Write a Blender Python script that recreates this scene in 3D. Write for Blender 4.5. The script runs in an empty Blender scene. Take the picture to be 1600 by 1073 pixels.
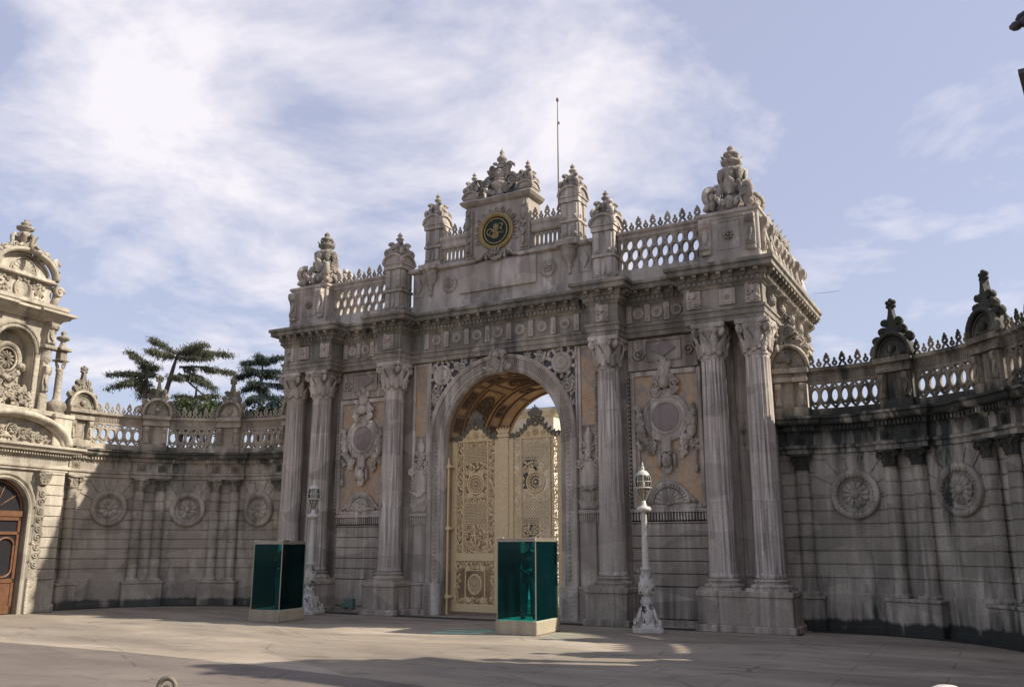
import bpy, math, random
import numpy as np
from mathutils import Vector, Matrix
PI = math.pi
rad = math.radians
sc = bpy.context.scene
col = sc.collection
random.seed(7)

# ------------------------------------------------------------------ camera
cam_d = bpy.data.cameras.new('camera')
cam = bpy.data.objects.new('camera', cam_d); col.objects.link(cam); sc.camera = cam
cam_d.sensor_fit = 'HORIZONTAL'; cam_d.sensor_width = 36.0
cam_d.lens = 36.0 * 1373.8 / 1600.0
cam_d.clip_start = 0.1; cam_d.clip_end = 3000
YAW, PITCH = .506, .224
cam.location = (13.51, -23.25, 2.136)
cam.rotation_euler = (PI / 2 + PITCH, 0, YAW)

# ------------------------------------------------------------------ light
SUN_AZ, SUN_EL = rad(19.5), rad(38.5)          # azimuth measured from +x towards +y
sun_dir = Vector((math.cos(SUN_EL) * math.cos(SUN_AZ), math.cos(SUN_EL) * math.sin(SUN_AZ), math.sin(SUN_EL)))
sl = bpy.data.lights.new('sun', 'SUN'); sl.energy = 5.0; sl.angle = rad(0.6); sl.color = (1.0, .93, .82)
so = bpy.data.objects.new('sun', sl); col.objects.link(so)
so.rotation_euler = (-sun_dir).to_track_quat('-Z', 'Y').to_euler(); so.location = (30, 10, 40)

world = bpy.data.worlds.new('World'); sc.world = world; world.use_nodes = True
nt = world.node_tree; N = nt.nodes; L = nt.links; N.clear()
def nn(tree, typ, **kw):
    n = tree.nodes.new(typ)
    for k, v in kw.items():
        if k.startswith('i_'): n.inputs[k[2:]].default_value = v
        else: setattr(n, k, v)
    return n
out = nn(nt, 'ShaderNodeOutputWorld'); bg = nn(nt, 'ShaderNodeBackground')
sky = nn(nt, 'ShaderNodeTexSky'); sky.sky_type = 'NISHITA'; sky.sun_disc = False
sky.sun_elevation = SUN_EL; sky.sun_rotation = PI / 2 - SUN_AZ
sky.air_density = 1.0; sky.dust_density = 1.5; sky.ozone_density = 1.0
bg.inputs['Strength'].default_value = 0.125
tc = nn(nt, 'ShaderNodeTexCoord')
# clouds: 3-D noise sampled on the view direction projected to a cloud layer
sep = nn(nt, 'ShaderNodeSeparateXYZ'); L.new(tc.outputs['Generated'], sep.inputs[0])
zc = nn(nt, 'ShaderNodeMath', operation='MAXIMUM'); L.new(sep.outputs['Z'], zc.inputs[0]); zc.inputs[1].default_value = 0.0
za = nn(nt, 'ShaderNodeMath', operation='ADD'); L.new(zc.outputs[0], za.inputs[0]); za.inputs[1].default_value = 0.16
dx = nn(nt, 'ShaderNodeMath', operation='DIVIDE'); L.new(sep.outputs['X'], dx.inputs[0]); L.new(za.outputs[0], dx.inputs[1])
dy = nn(nt, 'ShaderNodeMath', operation='DIVIDE'); L.new(sep.outputs['Y'], dy.inputs[0]); L.new(za.outputs[0], dy.inputs[1])
cmb = nn(nt, 'ShaderNodeCombineXYZ'); L.new(dx.outputs[0], cmb.inputs[0]); L.new(dy.outputs[0], cmb.inputs[1])
n1 = nn(nt, 'ShaderNodeTexNoise', i_Scale=1.9, i_Detail=10.0, i_Roughness=.60, i_Distortion=.25)
L.new(cmb.outputs[0], n1.inputs['Vector'])
n2 = nn(nt, 'ShaderNodeTexNoise', i_Scale=.45, i_Detail=3.0, i_Roughness=.5)
L.new(cmb.outputs[0], n2.inputs['Vector'])
# broad cloud bank centred on one direction of the sky
BANK = Vector((-.525, .685, .505)).normalized()
dot = nn(nt, 'ShaderNodeVectorMath', operation='DOT_PRODUCT'); L.new(tc.outputs['Generated'], dot.inputs[0]); dot.inputs[1].default_value = BANK
bk = nn(nt, 'ShaderNodeMapRange', interpolation_type='SMOOTHSTEP'); L.new(dot.outputs['Value'], bk.inputs[0])
bk.inputs[1].default_value = .90; bk.inputs[2].default_value = .993; bk.inputs[3].default_value = -.06; bk.inputs[4].default_value = .085
s1 = nn(nt, 'ShaderNodeMath', operation='ADD'); L.new(n1.outputs['Fac'], s1.inputs[0]); L.new(bk.outputs[0], s1.inputs[1])
s2 = nn(nt, 'ShaderNodeMath', operation='MULTIPLY_ADD'); L.new(n2.outputs['Fac'], s2.inputs[0]); s2.inputs[1].default_value = .25; L.new(s1.outputs[0], s2.inputs[2])
cr = nn(nt, 'ShaderNodeValToRGB'); L.new(s2.outputs[0], cr.inputs[0])
cr.color_ramp.elements[0].position = .59; cr.color_ramp.elements[0].color = (0, 0, 0, 1)
cr.color_ramp.elements[1].position = .81; cr.color_ramp.elements[1].color = (1, 1, 1, 1)
hz = nn(nt, 'ShaderNodeMix', data_type='RGBA'); hz.inputs[0].default_value = .60
L.new(sky.outputs[0], hz.inputs[6]); hz.inputs[7].default_value = (3.75, 3.80, 4.95, 1)
mx = nn(nt, 'ShaderNodeMix', data_type='RGBA'); L.new(cr.outputs[0], mx.inputs[0]); L.new(hz.outputs[2], mx.inputs[6])
mx.inputs[7].default_value = (5.9, 5.65, 6.05, 1)
L.new(mx.outputs[2], bg.inputs['Color']); L.new(bg.outputs[0], out.inputs[0])
sc.view_settings.view_transform = 'Standard'; sc.view_settings.look = 'None'
sc.view_settings.exposure = 0.38; sc.view_settings.gamma = 1.0

# ------------------------------------------------------------------ helpers
def I4(): return np.eye(4)
def T(x, y, z): m = np.eye(4); m[:3, 3] = (x, y, z); return m
def S(x, y=None, z=None):
    if y is None: y = z = x
    return np.diag([x, y, z, 1.0])
def RX(a): c, s = math.cos(a), math.sin(a); m = np.eye(4); m[1, 1] = c; m[1, 2] = -s; m[2, 1] = s; m[2, 2] = c; return m
def RY(a): c, s = math.cos(a), math.sin(a); m = np.eye(4); m[0, 0] = c; m[0, 2] = s; m[2, 0] = -s; m[2, 2] = c; return m
def RZ(a): c, s = math.cos(a), math.sin(a); m = np.eye(4); m[0, 0] = c; m[0, 1] = -s; m[1, 0] = s; m[1, 1] = c; return m

class MB:
    """collects geometry for ONE mesh; warp maps local points to their place on a curved wall"""
    def __init__(s, warp=None, flip=False):
        s.v = []; s.f = []; s.s = []; s.n = 0; s.warp = warp; s.flip = flip; s.st = [np.eye(4)]
    def push(s, M): s.st.append(s.st[-1] @ M); return s
    def pop(s): s.st.pop(); return s
    def add(s, vs, fs, M=None, smooth=False):
        vs = np.asarray(vs, float).reshape(-1, 3)
        A = s.st[-1] if M is None else s.st[-1] @ M
        w = vs @ A[:3, :3].T + A[:3, 3]
        neg = np.linalg.det(A[:3, :3]) < 0
        s.v.append(w); b = s.n; s.n += len(w)
        for f in fs:
            g = [i + b for i in f]
            if neg: g.reverse()
            s.f.append(g)
        s.s += [smooth] * len(fs)
        return s
    def box(s, x0, x1, y0, y1, z0, z1, nx=1, M=None):
        if s.warp is not None and nx == 1: nx = max(1, int(abs(x1 - x0) / .3))
        vs = []; fs = []
        for i in range(nx + 1):
            x = x0 + (x1 - x0) * i / nx
            vs += [(x, y0, z0), (x, y1, z0), (x, y1, z1), (x, y0, z1)]
        for i in range(nx):
            a = 4 * i; b = a + 4
            for k in range(4):
                k2 = (k + 1) % 4
                fs.append((a + k, a + k2, b + k2, b + k))
        fs.append((3, 2, 1, 0)); e = 4 * nx; fs.append((e, e + 1, e + 2, e + 3))
        return s.add(vs, fs, M)
    def bbox(s, x0, x1, y0, y1, z0, z1, b=.02, M=None):      # box with chamfered edges
        vs = []; fs = []
        for x, i in ((x0, b), (x0 + b, 0), (x1 - b, 0), (x1, b)):
            c = b * .6
            a0, a1, c0, c1 = y0 + i, y1 - i, z0 + i, z1 - i
            vs += [(x, a0 + c, c0), (x, a1 - c, c0), (x, a1, c0 + c), (x, a1, c1 - c), (x, a1 - c, c1), (x, a0 + c, c1), (x, a0, c1 - c), (x, a0, c0 + c)]
        for r in range(3):
            for k in range(8):
                a = r * 8 + k; c = r * 8 + (k + 1) % 8
                fs.append((a, c, c + 8, a + 8))
        fs.append(tuple(range(7, -1, -1))); fs.append(tuple(range(24, 32)))
        return s.add(vs, fs, M)
    def prism(s, poly, y0, y1, M=None, smooth=False):          # poly in x,z
        n = len(poly)
        vs = [(p[0], y0, p[1]) for p in poly] + [(p[0], y1, p[1]) for p in poly]
        fs = [tuple(range(n)), tuple(range(2 * n - 1, n - 1, -1))]
        fs += [(i, i + n, (i + 1) % n + n, (i + 1) % n) for i in range(n)]
        return s.add(vs, fs, M)
    def sweep(s, prof, path, caps=True, smooth=False):         # prof (out, z), path (x, y)
        P = [np.array(p, float) for p in path]; n = len(P); m = len(prof)
        def nrm(a, b):
            d = b - a; d = d / (np.hypot(*d) + 1e-9); return np.array([d[1], -d[0]])
        vs = []
        for i in range(n):
            if i == 0: o = nrm(P[0], P[1])
            elif i == n - 1: o = nrm(P[-2], P[-1])
            else:
                a = nrm(P[i - 1], P[i]); b = nrm(P[i], P[i + 1]); o = (a + b) / max(.2, 1 + a @ b)
            for (u, z) in prof: vs.append((P[i][0] + o[0] * u, P[i][1] + o[1] * u, z))
        fs = []
        for i in range(n - 1):
            for k in range(m - 1):
                a = i * m + k; fs.append((a, a + 1, a + 1 + m, a + m))
        if caps:
            fs.append(tuple(range(m - 1, -1, -1))); fs.append(tuple(range((n - 1) * m, n * m)))
        return s.add(vs, fs, None, smooth)
    def lathe(s, prof, n=16, M=None, a0=0, a1=2 * PI, smooth=True, mod=None):
        full = abs(a1 - a0 - 2 * PI) < 1e-6; k = n if full else n + 1
        vs = []; fs = []; m = len(prof)
        for i in range(k):
            a = a0 + (a1 - a0) * i / n; c, si = math.cos(a), math.sin(a)
            for (r, z) in prof:
                rr = r * (mod(a, z) if mod else 1)
                vs.append((rr * c, rr * si, z))
        for i in range(n):
            j = (i + 1) % k
            for q in range(m - 1):
                fs.append((i * m + q, j * m + q, j * m + q + 1, i * m + q + 1))
        if full and prof[-1][0] > 1e-4: fs.append(tuple(i * m + m - 1 for i in range(k)))
        return s.add(vs, fs, M, smooth)
    def tube(s, pts, r, n=6, M=None, closed=False, smooth=True, flat=1.0):
        P = [np.array(p, float) for p in pts]; k = len(P)
        rs = r if hasattr(r, '__len__') else [r] * k
        vs = []; fs = []; ref = None
        for i in range(k):
            if closed: d = P[(i + 1) % k] - P[i - 1]
            else: d = P[min(i + 1, k - 1)] - P[max(i - 1, 0)]
            d = d / (np.linalg.norm(d) + 1e-9)
            if ref is None:
                ref = np.array([0, 1., 0]) if abs(d[1]) < .9 else np.array([1., 0, 0])
            a = ref - d * (ref @ d); a /= np.linalg.norm(a) + 1e-9; ref = a
            b = np.cross(d, a)
            for q in range(n):
                t = 2 * PI * q / n + PI / n
                vs.append(P[i] + (a * math.cos(t) * flat + b * math.sin(t)) * rs[i])
        for i in range(k if closed else k - 1):
            j = (i + 1) % k
            for q in range(n):
                fs.append((i * n + q, i * n + (q + 1) % n, j * n + (q + 1) % n, j * n + q))
        if not closed: fs.append(tuple(range(n - 1, -1, -1))); fs.append(tuple(range((k - 1) * n, k * n)))
        return s.add(vs, fs, M, smooth)
    def ell(s, c, r, nu=10, nv=6, M=None):
        if not hasattr(r, '__len__'): r = (r, r, r)
        prof = [(max(math.sin(PI * i / nv), 1e-4), -math.cos(PI * i / nv)) for i in range(nv + 1)]
        A = T(*c) @ S(*r)
        if M is not None: A = M @ A
        return s.lathe(prof, nu, A)
    def ring(s, c, R, r, n=24, m=6, sz=1.0, M=None, a0=0, a1=2 * PI, flat=1.0):       # ring standing in the x,z plane
        full = abs(a1 - a0 - 2 * PI) < 1e-6
        k = n if full else n + 1
        pts = [(c[0] + R * math.cos(a0 + (a1 - a0) * i / n), c[1], c[2] + sz * R * math.sin(a0 + (a1 - a0) * i / n)) for i in range(k)]
        return s.tube(pts, r, m, M, closed=full, flat=flat)
    def mesh(s, name, mat):
        me = bpy.data.meshes.new(name)
        V = np.concatenate(s.v) if s.v else np.zeros((0, 3))
        if s.warp is not None: V = s.warp(V)
        F = s.f
        if s.flip: F = [list(reversed(f)) for f in F]
        me.from_pydata([tuple(v) for v in V.tolist()], [], F)
        me.polygons.foreach_set('use_smooth', s.s)
        me.materials.append(mat); me.update()
        return me
    def obj(s, name, mat, parent=None, label=None, M=None):
        return ob(name, s.mesh(name, mat), parent, M, label)

def ob(name, me, parent=None, M=None, label=None):
    o = bpy.data.objects.new(name, me); col.objects.link(o)
    if parent is not None: o.parent = parent
    if M is not None: o.matrix_local = Matrix(M.tolist())
    if label: o['label'] = label
    return o
def thing(name, label, cat, loc=(0, 0, 0), rz=0, group=None):
    o = bpy.data.objects.new(name, None); col.objects.link(o)
    o.location = loc; o.rotation_euler = (0, 0, rz); o['label'] = label; o['category'] = cat
    o.empty_display_size = .3
    if group: o['group'] = group
    return o
def tag(o, label, cat, group=None):
    o['label'] = label; o['category'] = cat
    if group: o['group'] = group
    return o

# ------------------------------------------------------------------ materials
def new_mat(name):
    m = bpy.data.materials.new(name); m.use_nodes = True; t = m.node_tree
    b = t.nodes['Principled BSDF']; return m, t, b
def ramp(t, src, stops):
    r = t.nodes.new('ShaderNodeValToRGB'); t.links.new(src, r.inputs[0])
    e = r.color_ramp.elements
    while len(e) < len(stops): e.new(.5)
    for i, (p, c) in enumerate(stops):
        e[i].position = p; e[i].color = (c, c, c, 1) if not hasattr(c, '__len__') else (*c, 1)
    return r
def mixc(t, fac, a, b, mode='MIX'):
    m = t.nodes.new('ShaderNodeMix'); m.data_type = 'RGBA'; m.blend_type = mode
    for idx, v in ((0, fac), (6, a), (7, b)):
        if hasattr(v, 'is_output') or hasattr(v, 'links'): t.links.new(v, m.inputs[idx])
        elif idx == 0: m.inputs[0].default_value = v
        else: m.inputs[idx].default_value = (*v, 1)
    return m.outputs[2]
def mapped(t, scale, loc=(0, 0, 0)):
    g = t.nodes.new('ShaderNodeNewGeometry'); m = t.nodes.new('ShaderNodeMapping')
    t.links.new(g.outputs['Position'], m.inputs[0]); m.inputs['Scale'].default_value = scale; m.inputs['Location'].default_value = loc
    return m.outputs[0]
def noise(t, vec, scale, detail=4, rough=.55, dist=0.):
    n = t.nodes.new('ShaderNodeTexNoise'); t.links.new(vec, n.inputs['Vector'])
    n.inputs['Scale'].default_value = scale; n.inputs['Detail'].default_value = detail
    n.inputs['Roughness'].default_value = rough; n.inputs['Distortion'].default_value = dist
    return n.outputs['Fac']
def zmask(t, pts):
    g = t.nodes.new('ShaderNodeNewGeometry'); sp = t.nodes.new('ShaderNodeSeparateXYZ'); t.links.new(g.outputs['Position'], sp.inputs[0])
    m = t.nodes.new('ShaderNodeMapRange'); t.links.new(sp.outputs['Z'], m.inputs[0])
    lo, hi = pts[0][0], pts[-1][0]
    m.inputs[1].default_value = lo; m.inputs[2].default_value = hi; m.inputs[3].default_value = 0; m.inputs[4].default_value = 1
    return ramp(t, m.outputs[0], [((p - lo) / (hi - lo), v) for p, v in pts]).outputs[0]
def math2(t, op, a, b):
    m = t.nodes.new('ShaderNodeMath'); m.operation = op
    for i, v in enumerate((a, b)):
        if isinstance(v, (int, float)): m.inputs[i].default_value = v
        else: t.links.new(v, m.inputs[i])
    return m.outputs[0]

def stone(name, c1, c2, c3, streak=(1.2, 1.2, .12), stain=(.03, .045, .035), stain_amt=.6, zs=None, bump=.35, fine=30., carve=0., thr=(.55, .75), vein=.5):
    m, t, b = new_mat(name)
    ns = noise(t, mapped(t, streak), 2.2, 6, .6, .4)
    nb = noise(t, mapped(t, (1, 1, 1), (3, 7, 1)), .55, 5, .6)
    nf = noise(t, mapped(t, (1, 1, 1), (9, 2, 4)), fine, 5, .65)
    a = mixc(t, ramp(t, ns, [(.39, 0.), (.62, 1.)]).outputs[0], c1, c2)
    a = mixc(t, ramp(t, nb, [(.42, 0.), (.66, 1.)]).outputs[0], a, c3)
    # block to block variation
    vo = t.nodes.new('ShaderNodeTexVoronoi'); t.links.new(mapped(t, (.7, .7, 1.6)), vo.inputs['Vector']); vo.inputs['Scale'].default_value = 1.0
    hs = t.nodes.new('ShaderNodeHueSaturation'); t.links.new(a, hs.inputs['Color'])
    sepc = t.nodes.new('ShaderNodeSeparateColor'); t.links.new(vo.outputs['Color'], sepc.inputs[0])
    mr = t.nodes.new('ShaderNodeMapRange'); t.links.new(sepc.outputs[0], mr.inputs[0]); mr.inputs[3].default_value = .78; mr.inputs[4].default_value = 1.16
    t.links.new(mr.outputs[0], hs.inputs['Value']); a = hs.outputs[0]
    sp = ramp(t, nf, [(.32, .80), (.68, 1.14)]).outputs[0]
    a = mixc(t, 1.0, a, sp, 'MULTIPLY')
    nst = noise(t, mapped(t, (1.0, 1.0, .13), (1, 5, 2)), 1.7, 7, .62, .6)
    sm = ramp(t, nst, [(thr[0], 0.), (thr[1], 1.)]).outputs[0]
    if zs: 
        z = zmask(t, zs); nz = math2(t, 'ADD', nst, math2(t, 'MULTIPLY', z, .34))
        sm = ramp(t, nz, [(thr[0], 0.), (thr[1], 1.)]).outputs[0]
    f = math2(t, 'MULTIPLY', sm, stain_amt)
    a = mixc(t, f, a, stain)
    t.links.new(a, b.inputs['Base Color']); b.inputs['Roughness'].default_value = .78
    bp = t.nodes.new('ShaderNodeBump'); bp.inputs['Strength'].default_value = bump; bp.inputs['Distance'].default_value = .035
    h = nf
    if carve > 0:
        v2 = t.nodes.new('ShaderNodeTexVoronoi'); v2.feature = 'SMOOTH_F1'; t.links.new(mapped(t, (1, 1, 1)), v2.inputs['Vector']); v2.inputs['Scale'].default_value = 13.0
        h = math2(t, 'ADD', nf, math2(t, 'MULTIPLY', v2.outputs['Distance'], carve))
    t.links.new(h, bp.inputs['Height']); t.links.new(bp.outputs[0], b.inputs['Normal'])
    return m
def plain(name, c, rough=.6, metal=0., var=.15, scale=8., bump=.1):
    m, t, b = new_mat(name)
    n = noise(t, mapped(t, (1, 1, 1)), scale, 5, .6)
    a = mixc(t, ramp(t, n, [(.3, 1 - var), (.7, 1 + var)]).outputs[0], (0, 0, 0), c)
    m2 = mixc(t, 1.0, c, ramp(t, n, [(.3, 1 - var), (.7, 1.)]).outputs[0], 'MULTIPLY')
    t.links.new(m2, b.inputs['Base Color']); b.inputs['Roughness'].default_value = rough; b.inputs['Metallic'].default_value = metal
    bp = t.nodes.new('ShaderNodeBump'); bp.inputs['Strength'].default_value = bump; bp.inputs['Distance'].default_value = .01
    t.links.new(n, bp.inputs['Height']); t.links.new(bp.outputs[0], b.inputs['Normal'])
    return m

GATE = dict(c1=(.19, .158, .13), c2=(.55, .475, .395), c3=(.34, .285, .225))
M_gate = stone('gate_marble', **GATE, stain_amt=.45, thr=(.60, .82), streak=(1.6, 1.6, .10))
M_col = stone('column_marble', (.22, .185, .16), (.66, .575, .50), (.46, .39, .325), streak=(7, 7, .18), stain_amt=.3, thr=(.62, .85), fine=22)
M_ent = stone('entablature_marble', (.14, .118, .094), (.42, .365, .30), (.26, .222, .172), stain_amt=.6, thr=(.56, .8), zs=[(7.6, 0), (8.6, .25), (9.5, .5), (9.6, 0), (14, 0)])
M_top = stone('attic_marble', (.24, .205, .175), (.56, .495, .43), (.35, .30, .245), stain_amt=.6, thr=(.57, .8), carve=.0)
M_carve = stone('carved_marble', (.25, .212, .175), (.68, .595, .505), (.44, .375, .305), stain_amt=.5, thr=(.6, .82), carve=1.4, bump=.5, fine=38)
M_carve_top = stone('carved_attic_marble', (.19, .162, .132), (.58, .515, .44), (.33, .28, .225), stain_amt=.75, thr=(.52, .72), carve=1.4, bump=.6, fine=38)
M_wallL = stone('wall_limestone', (.25, .212, .165), (.50, .44, .35), (.38, .32, .25), streak=(1, 1, .35), stain=(.022, .03, .024), stain_amt=.85, thr=(.60, .80),
                zs=[(0, 1.), (.2, .95), (.3, .2), (.9, 0), (3.5, 0), (4.5, .2), (5.15, .55), (5.3, 1.), (5.5, .8), (5.7, .1), (9, .1)])
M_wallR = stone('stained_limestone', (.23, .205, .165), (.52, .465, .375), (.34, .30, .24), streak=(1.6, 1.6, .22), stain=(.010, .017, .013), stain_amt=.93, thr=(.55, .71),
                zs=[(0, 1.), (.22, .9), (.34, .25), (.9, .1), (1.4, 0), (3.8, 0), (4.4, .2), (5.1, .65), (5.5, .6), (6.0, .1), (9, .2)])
M_tower = stone('tower_limestone', (.30, .255, .195), (.50, .445, .35), (.40, .35, .27), stain=(.07, .055, .035), stain_amt=.8, thr=(.54, .74), carve=.0)
M_tower_c = stone('carved_tower_limestone', (.24, .20, .15), (.50, .445, .35), (.37, .32, .245), stain=(.06, .045, .03), stain_amt=.85, thr=(.47, .70), carve=1.4, bump=.6)
M_darkst = stone('dark_and_shaded_stone', (.06, .055, .06), (.12, .11, .12), (.09, .085, .09), stain_amt=.5)  # plain dark roof tone, also used where shade is put into the colour
def marble_orange():
    m, t, b = new_mat('ochre_marble')
    v = mapped(t, (1, 1, .55))
    n = noise(t, v, 1.5, 6, .6, 1.5); n2 = noise(t, mapped(t, (1, 1, 1), (4, 4, 4)), 2.6, 7, .65, 2.5)
    a = ramp(t, n, [(.36, (.30, .25, .21)), (.5, (.46, .33, .215)), (.66, (.50, .29, .15))]).outputs[0]
    a = mixc(t, ramp(t, n2, [(.48, 0.), (.52, .55), (.57, 0.)]).outputs[0], a, (.22, .15, .11))
    t.links.new(a, b.inputs['Base Color']); b.inputs['Roughness'].default_value = .5
    return m
M_orange = marble_orange()
M_disc = stone('plaque_marble', (.25, .19, .18), (.33, .26, .24), (.29, .23, .20), stain_amt=.1)
M_gold = plain('gilding', (.46, .34, .15), .45, .5, .5, 14)
M_green = plain('dark_green_enamel', (.004, .022, .018), .7, 0, .2)
M_vault = stone('painted_vault_plaster', (.42, .27, .13), (.60, .42, .21), (.50, .34, .17), stain=(.16, .09, .05), stain_amt=.5, thr=(.62, .9), bump=.1)
M_coffer = stone('brown_vault_relief', (.13, .085, .05), (.22, .15, .09), (.17, .115, .07), stain_amt=.1, carve=1.5, bump=.5)
M_red = plain('brown_vault_moulding', (.20, .10, .05), .6)
M_iron = plain('cream_painted_iron', (.80, .60, .33), .38, .05, .35, 20)
M_iron_g = plain('weathered_grey_iron', (.20, .165, .115), .6, .0, .4, 20)
M_white = plain('white_paint', (.60, .56, .49), .45, 0, .12, 12)
def chipped():
    m, t, b = new_mat('chipped_white_paint')
    n = noise(t, mapped(t, (1, 1, 1)), 5.5, 5, .6, .3); z = zmask(t, [(0, .6), (.4, 1), (1.4, .8), (1.7, 0), (4, 0)])
    f = ramp(t, math2(t, 'ADD', n, math2(t, 'MULTIPLY', z, .16)), [(.735, 0.), (.755, 1.)]).outputs[0]
    n3 = noise(t, mapped(t, (1, 1, .4)), 7., 4, .6)
    w = mixc(t, ramp(t, n3, [(.35, .0), (.75, 1.)]).outputs[0], (.56, .52, .46), (.36, .325, .28))
    t.links.new(mixc(t, f, w, (.035, .028, .022)), b.inputs['Base Color']); b.inputs['Roughness'].default_value = .5
    return m
M_chip = chipped()
M_black = plain('black_iron', (.02, .02, .022), .45, .3, .3)
M_wood = plain('brown_wood', (.17, .075, .035), .5, 0, .4, 6)
def glass(name, tint, ior=1.5, refl=.06, rough=.0, film=None):
    m, t, b = new_mat(name); t.nodes.remove(b); o = t.nodes['Material Output']
    tr = nn(t, 'ShaderNodeBsdfTransparent'); tr.inputs[0].default_value = (*tint, 1)
    gl = nn(t, 'ShaderNodeBsdfGlossy'); gl.inputs['Roughness'].default_value = rough + .02; gl.inputs[0].default_value = (.75, .95, .9, 1)
    fr = nn(t, 'ShaderNodeFresnel'); fr.inputs[0].default_value = ior
    ms = nn(t, 'ShaderNodeMixShader'); t.links.new(fr.outputs[0], ms.inputs[0]); t.links.new(tr.outputs[0], ms.inputs[1]); t.links.new(gl.outputs[0], ms.inputs[2])
    res = ms.outputs[0]
    if film:
        df = nn(t, 'ShaderNodeBsdfDiffuse'); df.inputs[0].default_value = (*film, 1); m3 = nn(t, 'ShaderNodeMixShader'); m3.inputs[0].default_value = .03
        t.links.new(res, m3.inputs[1]); t.links.new(df.outputs[0], m3.inputs[2]); res = m3.outputs[0]
    t.links.new(res, o.inputs[0]); return m
M_teal = glass('teal_glass', (.34, .82, .84), 1.25, film=(.004, .12, .14))
M_clear = glass('lamp_glass', (.80, .80, .74), 1.5)
M_win = plain('dark_window_glass', (.03, .028, .03), .12, 0, .2)
M_booth = stone('beige_booth_base', (.30, .255, .18), (.42, .365, .26), (.36, .305, .215), stain=(.25, .2, .14), stain_amt=.3, bump=.15)
M_alu = plain('brushed_frame_metal', (.40, .35, .27), .4, .5, .2)
M_uni = plain('dark_uniform_cloth', (.012, .014, .018), .85)
M_trous = plain('grey_green_trouser_cloth', (.05, .065, .06), .85)
M_skin = plain('skin', (.20, .11, .075), .6, 0, .06)
M_leaf = None

def ground_mat(name, c1, c2, c3, speck=.12, bump=.6, joints=0.):
    m, t, b = new_mat(name)
    n = noise(t, mapped(t, (.35, 1.0, 1), (5, 0, 0)), .8, 7, .6, .5); n2 = noise(t, mapped(t, (1, 1, 1)), 60, 4, .7); n3 = noise(t, mapped(t, (.25, 1, 1)), .35, 4, .55, .8)
    a = mixc(t, ramp(t, n, [(.35, 0.), (.7, 1.)]).outputs[0], c1, c2)
    a = mixc(t, ramp(t, n3, [(.48, 0.), (.66, .8)]).outputs[0], a, c3)
    a = mixc(t, 1.0, a, ramp(t, n2, [(.3, 1 - speck * 2), (.7, 1 + speck)]).outputs[0], 'MULTIPLY')
    vo = t.nodes.new('ShaderNodeTexVoronoi'); vo.feature = 'DISTANCE_TO_EDGE'; t.links.new(mapped(t, (.22, .42, 1)), vo.inputs['Vector']); vo.inputs['Scale'].default_value = 1.
    vd = t.nodes.new('ShaderNodeVectorMath')
    ck = ramp(t, vo.outputs['Distance'], [(.0, .42), (.010, 1.)]).outputs[0]
    ck = mixc(t, ramp(t, noise(t, mapped(t, (1, 1, 1)), .6, 3), [(.45, 0.), (.6, 1.)]).outputs[0], (1, 1, 1), ck)
    a = mixc(t, 1.0, a, ck, 'MULTIPLY')
    vp = t.nodes.new('ShaderNodeTexVoronoi'); t.links.new(mapped(t, (.11, .30, 1), (2, 9, 0)), vp.inputs['Vector']); vp.inputs['Scale'].default_value = 1.
    sc_ = t.nodes.new('ShaderNodeSeparateColor'); t.links.new(vp.outputs['Color'], sc_.inputs[0])
    a = mixc(t, 1.0, a, ramp(t, sc_.outputs[1], [(.0, .80), (1., 1.14)]).outputs[0], 'MULTIPLY')
    br = t.nodes.new('ShaderNodeTexBrick'); t.links.new(mapped(t, (1, 1, 1), (0, .3, 0)), br.inputs['Vector']); br.inputs['Scale'].default_value = .42; br.inputs['Mortar Size'].default_value = .008; br.inputs['Mortar Smooth'].default_value = .6
    br.inputs['Color1'].default_value = (1, 1, 1, 1); br.inputs['Color2'].default_value = (.93, .93, .93, 1); br.inputs['Mortar'].default_value = (.62, .6, .56, 1); br.inputs['Row Height'].default_value = .42; br.inputs['Brick Width'].default_value = 1.3
    a = mixc(t, joints, a, mixc(t, 1.0, a, br.outputs['Color'], 'MULTIPLY'))
    st = ramp(t, noise(t, mapped(t, (.5, 1.2, 1), (7, 7, 0)), 1.6, 6, .65, .8), [(.28, .55), (.44, 1.), (.60, 1.), (.78, 1.25)]).outputs[0]
    a = mixc(t, 1.0, a, st, 'MULTIPLY')
    t.links.new(a, b.inputs['Base Color']); b.inputs['Roughness'].default_value = .9
    bp = t.nodes.new('ShaderNodeBump'); bp.inputs['Strength'].default_value = bump; bp.inputs['Distance'].default_value = .01
    t.links.new(n2, bp.inputs['Height']); t.links.new(bp.outputs[0], b.inputs['Normal'])
    return m
M_plaza = ground_mat('plaza_paving', (.26, .215, .165), (.46, .385, .29), (.32, .262, .195), .26, joints=1.0)
M_road = ground_mat('road_asphalt', (.15, .12, .098), (.205, .168, .136), (.125, .102, .084), .18)
M_gutter = ground_mat('mossy_gutter', (.018, .022, .018), (.035, .04, .032), (.05, .045, .035))

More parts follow.
